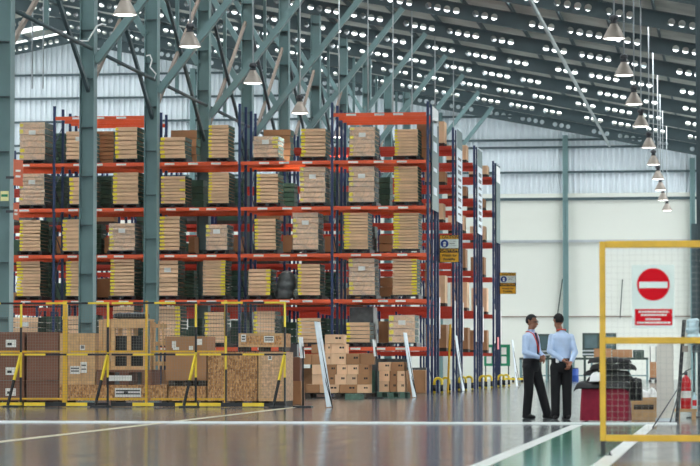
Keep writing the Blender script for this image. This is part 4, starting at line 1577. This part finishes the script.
for (a, b, lab) in ((572, 648, 'long grey-green workbench by the back wall behind the table'), (519.5, 556, 'long grey-green workbench by the back wall behind the men')):
    p0, p1 = at(a, 376, BYY), at(b, 357.5, BYY)
    t = thing('workbench', lab, 'workbench', ((p0.x + p1.x) / 2, BYY, 0), 'workbenches by the back wall')
    MB().box(p0.x, p1.x, BYY, BYY + .9, p1.z - .12, p1.z).build('top', OLIVE, t)
    nleg = 5
    for k in range(nleg):
        xx = p0.x + (p1.x - p0.x - .1) * k / (nleg - 1)
        MB().box(xx, xx + .1, BYY + .05, BYY + .85, 0, p1.z - .12).build('leg', STEEL, t)
    MB().box(p0.x + .1, p1.x - .1, BYY + .3, BYY + .6, .25, .32).build('shelf', STEEL, t)
    ztp = p1.z
for i, (a, b, c, lab) in enumerate(((594, 611, 356.5 - 8, 'brown carton on the far workbench, above the white helmet'), (612, 632, 356.5 - 7, 'brown carton on the far workbench, right of another carton'))):
    p0, p1 = at(a, 357.5, BYY + .1), at(b, c + 3, BYY + .1)
    carton(a, b, c, 357, BYY + .1, .5, lab, 'cartons on the far workbench', KRAFT_D, False, ztp)
p0, p1 = at(633, 357, BYY + .1), at(644, 353, BYY + .1)
o = MB().box(p0.x, p1.x, BYY + .1, BYY + .7, ztp, ztp + .4).build('toolbox', OLIVE, bevel=.03)
tag(o, 'dark green toolbox at the right end of the far workbench', 'toolbox')
Yt = 131.0
p0, p1 = at(649.5, 384, Yt), at(656.5, 358, Yt)
t = thing('trolley', 'tall brown-grey trolley by the back wall behind the pale upright panel', 'trolley', ((p0.x + p1.x) / 2, Yt, 0))
MB().box(p0.x, p1.x, Yt, Yt + .5, .15, .25).build('deck', GREY, t)
MB().box(p0.x + .02, p1.x - .02, Yt + .02, Yt + .45, .25, 1.0).build('load', KRAFT_D, t)
for xx in (p0.x + .03, p1.x - .03):
    MB().tube([(xx, Yt + .47, .2), (xx, Yt + .47, 1.75)], .025, 6).build('upright', GREY, t)
    MB().lathe([(.02, -.07), (.075, -.05), (.075, .05), (.02, .07)], (xx, Yt + .1, .075), 10).build('wheel', BLK, t)
MB().box(p0.x + .05, p1.x - .05, Yt + .44, Yt + .45, 1.4, 1.75).build('paper', PAPER, t)
Yg = 127.0
p0, p1 = at(484, 366, Yg), at(510, 344.5, Yg)
t = thing('notice_board', 'green free-standing notice board with white sheets beyond the rack ends', 'notice board', ((p0.x + p1.x) / 2, Yg, 0))
MB().box(p0.x, p1.x, Yg, Yg + .05, p0.z, p1.z).build('board', GREENB, t)
for k in range(3):
    for j in range(2):
        xx = p0.x + .12 + .35 * k
        zz = p0.z + .12 + .42 * j
        MB().box(xx, xx + .24, Yg - .006, Yg, zz, zz + .33).build('sheet', PAPER, t)
for xx in (p0.x + .05, p1.x - .1):
    MB().box(xx, xx + .05, Yg, Yg + .05, 0, p0.z).build('leg', OLIVE, t)
Yr = 132.5
p0, p1 = at(503, 381, Yr), at(523, 378, Yr)
t = thing('floor_rail', 'low yellow guard rail on the floor beyond the last rack row', 'guard rail', ((p0.x + p1.x) / 2, Yr, 0))
MB().box(p0.x, p1.x, Yr, Yr + .08, .12, .22).build('bar', YEL2, t)
for k in range(3):
    xx = p0.x + (p1.x - p0.x - .1) * k / 2
    MB().box(xx, xx + .1, Yr + .08, Yr + .18, 0, .25).build('foot', BLK, t)
p = at(574.5, 370, 141.0)
t = thing('plastic_drum', 'blue plastic drum on the floor beside the far workbench', 'drum', (p.x, 141.0, 0))
MB().lathe([(.2, 0), (.22, .04), (.22, .3), (.23, .32), (.22, .34), (.22, .62), (.19, .66)], (p.x, 141.0, 0), 20).build('body', BLUE, t)
MB().lathe([(.2, .655), (.2, .69), (.15, .7)], (p.x, 141.0, 0), 20).build('lid', BLK, t)
for (a, b, c, d, lab) in ((557, 562.5, 318, 279, 'thin dark rod leaning high on the cream wall above the second man'), (620, 622.5, 318, 279.5, 'thin dark rod leaning on the cream wall beside the no-entry sign')):
    p0, p1 = at(a, c, WY - .25), at(b, d, WY - .08)
    o = MB().tube([p0, p1], .03, 6).build('wall_rod', OLIVE)
    tag(o, lab, 'rod', 'dark rods on the wall')

# ================================================================== PEOPLE
def person(loc, rotz, label, pose):
    t = thing('person', label, 'person', loc, 'two men in blue shirts', (0, 0, rotz))
    P = pose
    V = Vector
    b = MB()
    hp, ch = .93, 1.40
    # torso
    b.loft([(0, 0, .84, .13, .10), (0, 0, .92, .155, .115), (0, .005, 1.02, .14, .10), (0, .005, 1.14, .135, .098), (0, 0, 1.28, .16, .112), (0, -.01, 1.38, .165, .10), (0, -.01, 1.44, .12, .075), (0, -.008, 1.48, .06, .058)])
    b.capsule((0, -.01, 1.42), (P.get('lean', 0), .005, 1.57), .056, .054)
    ho = P.get('lean', 0)
    hd = P['head']                                     # head yaw
    def H(x, y, z):
        c, s = math.cos(hd), math.sin(hd)
        return V((x * c - y * s, x * s + y * c + .012, z)) + V((ho, 0, 0))
    hc = 1.655
    # skull and jaw
    def ell(c, rx, ry, rz):
        n, m = 18, 10
        v, f = [], []
        for i in range(m + 1):
            a = math.pi * i / m
            for k in range(n):
                tt = 2 * math.pi * k / n
                q = H(c[0] + rx * max(.02, math.sin(a)) * math.cos(tt), c[1] + ry * max(.02, math.sin(a)) * math.sin(tt), c[2] - rz * math.cos(a))
                v.append(q)
        for i in range(m):
            for k in range(n):
                f.append((i * n + k, i * n + (k + 1) % n, (i + 1) * n + (k + 1) % n, (i + 1) * n + k))
        f.append(tuple(reversed(range(n)))); f.append(tuple(range(m * n, (m + 1) * n)))
        b.add(v, f, 0, True)
    ell((0, -.005, hc + .02), .076, .096, .098)
    ell((0, .022, hc - .055), .058, .066, .068)
    b.capsule(H(0, .088, hc - .012), H(0, .108, hc - .045), .010, .015)          # nose
    b.capsule(H(-.018, .084, hc - .076), H(.018, .084, hc - .076), .009, .009)   # lips
    b.capsule(H(-.05, .076, hc + .018), H(.05, .076, hc + .018), .012, .012)     # brow
    for s in (-1, 1):
        b.capsule(H(s * .078, -.012, hc - .02), H(s * .084, -.02, hc + .025), .012, .018, flat=.7)   # ears
    # arms
    for s, A in ((-1, P['armL']), (1, P['armR'])):
        sh, el, wr, pm, fdir = [V(q) for q in A['j']]
        b.capsule(sh, el, .043, .04)
        b.capsule(el, wr, .043, .03)
        b.capsule(wr, pm, .032, .038, flat=.55)
        fd = fdir.normalized()
        side = V(A['spread']).normalized()
        curl = V(A['curl']).normalized()
        for k in range(4):
            ln = (.034, .04, .038, .03)[k]
            q0 = pm + side * (.027 - .018 * k) + fd * .02
            q1 = q0 + fd * ln * .9 + curl * ln * .3
            q2 = q1 + fd * ln * .25 + curl * ln * .8
            q3 = q2 - fd * ln * .2 + curl * ln * .5
            b.capsule(q0, q1, .0095, .009, 8)
            b.capsule(q1, q2, .009, .0085, 8)
            b.capsule(q2, q3, .0085, .0075, 8)
        q0 = wr.lerp(pm, .35) + side * .028
        q1 = q0 + side * .022 + fd * .03
        q2 = q1 + fd * .026 + curl * .012
        b.capsule(q0, q1, .012, .0105, 8)
        b.capsule(q1, q2, .0105, .009, 8)
    # legs
    for L in P['legs']:
        h_, k_, a_ = [V(q) for q in L]
        b.capsule(h_, k_, .075, .052)
        b.capsule(k_, a_, .05, .036)
    o = b.build('body', [P['skin']], t, remesh=.006, smoothit=2)
    o.data.materials.clear(); o.data.materials.append(P['skin'])

    # shirt
    c = MB()
    c.loft([(0, 0, .965, .148, .112), (0, .002, 1.0, .156, .118), (0, .004, 1.04, .17, .130), (0, .006, 1.12, .163, .124), (0, .004, 1.26, .182, .130), (0, -.008, 1.37, .186, .118), (0, -.012, 1.43, .15, .092), (0, -.01, 1.475, .075, .07)])
    for s, A in ((-1, P['armL']), (1, P['armR'])):
        sh, el, wr, pm, fdir = [V(q) for q in A['j']]
        c.capsule(sh - V((0, 0, .012)), el, .057, .05)
        c.capsule(el, el.lerp(wr, .93), .052, .04)
    c.loft([(0, -.008, 1.45, .072, .068), (0, -.002, 1.50, .064, .062), (0, 0, 1.525, .067, .066)], 20)
    o = c.build('shirt', [SHIRT], t, remesh=.009, smoothit=3)
    o.data.materials.clear(); o.data.materials.append(SHIRT)
    # trousers
    c = MB()
    c.loft([(0, 0, .80, .14, .12), (0, -.005, .88, .175, .142), (0, -.002, .95, .172, .134), (0, 0, 1.015, .168, .130)])
    for L in P['legs']:
        h_, k_, a_ = [V(q) for q in L]
        c.capsule(h_, k_, .104, .082)
        c.capsule(k_, a_ + V((0, 0, -.01)), .082, .074)
    o = c.build('trousers', [TROU], t, remesh=.01, smoothit=3)
    o.data.materials.clear(); o.data.materials.append(TROU)
    be = MB()
    be.loft([(0, 0, .995, .174, .136), (0, 0, 1.03, .174, .136)], 28)
    be.build('belt', BLK, t)
    if P.get('phone'):
        MB().box(-.12, -.07, -.165, -.13, .955, 1.03).build('belt_tag', WHITE, t, 'small white tag clipped on the belt')
    # shoes
    for L, yaw in zip(P['legs'], P['feet']):
        a_ = V(L[2])
        s = MB()
        f_ = V((-math.sin(yaw), math.cos(yaw), 0))
        base = V((a_.x, a_.y, 0))
        for dz, w in ((.022, 1), ):
            s.capsule(base - f_ * .055 + V((0, 0, .04)), base + f_ * .09 + V((0, 0, .036)), .04, .042)
            s.capsule(base + f_ * .09 + V((0, 0, .034)), base + f_ * .165 + V((0, 0, .028)), .042, .03)
            s.capsule(base + V((0, 0, .05)), base + V((0, 0, .085)), .045, .045)
        o = s.build('shoe', [SHOE], t, remesh=.007, smoothit=2)
        o.data.materials.clear(); o.data.materials.append(SHOE)
    # hair
    hr = MB()
    n, m = 22, 12
    v, f = [], []
    for i in range(m + 1):
        a = math.pi * i / m
        for k in range(n):
            tt = 2 * math.pi * k / n
            x, y, z = math.sin(a) * math.cos(tt), math.sin(a) * math.sin(tt), -math.cos(a)
            # hairline: high at the front, low at the nape
            low = .42 if y > .35 else (-.05 if y > -.2 else -.5)
            z = max(z, low)
            if z == low:
                sc = 1.0
            v.append(H(.084 * x, -.008 + .104 * y, hc + .028 + .108 * z))
    for i in range(m):
        for k in range(n):
            f.append((i * n + k, i * n + (k + 1) % n, (i + 1) * n + (k + 1) % n, (i + 1) * n + k))
    hr.add(v, f, 0, True)
    hr.build('hair', HAIR, t)
    for s in (-1, 1):
        MB().lathe([(.001, -.011), (.009, -.006), (.011, 0), (.009, .006), (.001, .011)], H(s * .032, .080, hc + .0), 10).build('eye', INK, t)
    if P.get('glasses'):
        g = MB()
        for s in (-1, 1):
            pts = [H(s * .034 + .024 * math.cos(2 * math.pi * k / 12), .098, hc + .0 + .018 * math.sin(2 * math.pi * k / 12)) for k in range(13)]
            g.tube(pts, .003, 5)
            g.tube([H(s * .058, .095, hc + .005), H(s * .082, -.01, hc + .008)], .003, 5)
        g.tube([H(-.01, .1, hc), H(.01, .1, hc)], .003, 5)
        g.build('glasses', BLK, t)
    if P.get('tie'):
        ti = MB()
        ti.bar((0, .085, 1.47), (0, .138, 1.30), .05, .012, 0, (0, 1, 0))
        ti.bar((0, .136, 1.30), (0, .142, 1.06), .062, .012, 0, (0, 1, 0))
        ti.build('tie', TIE, t)
        la = MB()
        for s in (-1, 1):
            la.tube([(s * .068, -.01, 1.49), (s * .055, .075, 1.45), (s * .035, .13, 1.32), (s * .004, .152, 1.13)], .010, 6)
        la.tube([(-.068, -.01, 1.49), (-.04, -.08, 1.485), (.04, -.08, 1.485), (.068, -.01, 1.49)], .009, 6)
        la.build('lanyard', LANY, t, 'orange-red lanyard')
    else:
        la = MB()
        la.tube([(.072, .03, 1.5), (.076, -.02, 1.505), (.045, -.078, 1.512), (0, -.09, 1.515), (-.045, -.078, 1.512), (-.076, -.02, 1.505), (-.072, .03, 1.5)], .011, 6)
        la.tube([(.072, .03, 1.5), (.05, .09, 1.42), (.02, .14, 1.28), (0, .145, 1.15), (-.02, .14, 1.28), (-.05, .09, 1.42), (-.072, .03, 1.5)], .008, 6)
        la.build('lanyard', LANY, t, 'orange-red lanyard')
    return t


# hand = shoulder, elbow, wrist, palm centre, finger direction
m1 = dict(head=.12, skin=SKIN, glasses=True, tie=True, feet=(-.15, .1),
          armL=dict(j=[(-.172, -.01, 1.40), (-.225, .01, 1.13), (-.075, .205, 1.055), (-.02, .235, 1.03), (.8, .25, -.3)], spread=(.1, .2, .9), curl=(.2, -.8, -.5)),
          armR=dict(j=[(.172, -.01, 1.40), (.225, .01, 1.13), (.085, .215, 1.045), (.03, .25, 1.01), (-.8, .25, -.3)], spread=(-.1, .2, .9), curl=(-.2, -.8, -.5)),
          legs=[[(.09, 0, .88), (.10, .01, .48), (.09, -.04, .085)], [(-.09, 0, .88), (-.12, .12, .49), (-.16, .22, .085)]])
m2 = dict(head=.35, lean=-.045, skin=SKIN2, tie=False, phone=True, feet=(.25, -.2),
          armL=dict(j=[(-.165, -.01, 1.40), (-.215, -.09, 1.15), (-.02, -.205, 1.00), (.05, -.215, .96), (.75, -.05, -.5)], spread=(.3, 0, .9), curl=(.2, .5, -.8)),
          armR=dict(j=[(.165, -.01, 1.40), (.225, -.07, 1.13), (.13, -.195, .97), (.09, -.235, .91), (-.3, -.1, -.9)], spread=(-.9, 0, .2), curl=(-.4, .8, -.2)),
          legs=[[(.09, 0, .88), (.095, .0, .48), (.09, -.03, .085)], [(-.09, 0, .88), (-.10, .01, .48), (-.10, .02, .085)]])
p = fl(531.5, 418.5)
person((p.x, p.y, 0), math.radians(-118), 'man in blue shirt and red lanyard turned sideways, wearing glasses, hands clasped in front', m1)
p = fl(561.5, 419.5)
person((p.x, p.y, 0), math.radians(14), 'man in blue shirt seen from behind, hands clasped behind his back', m2)
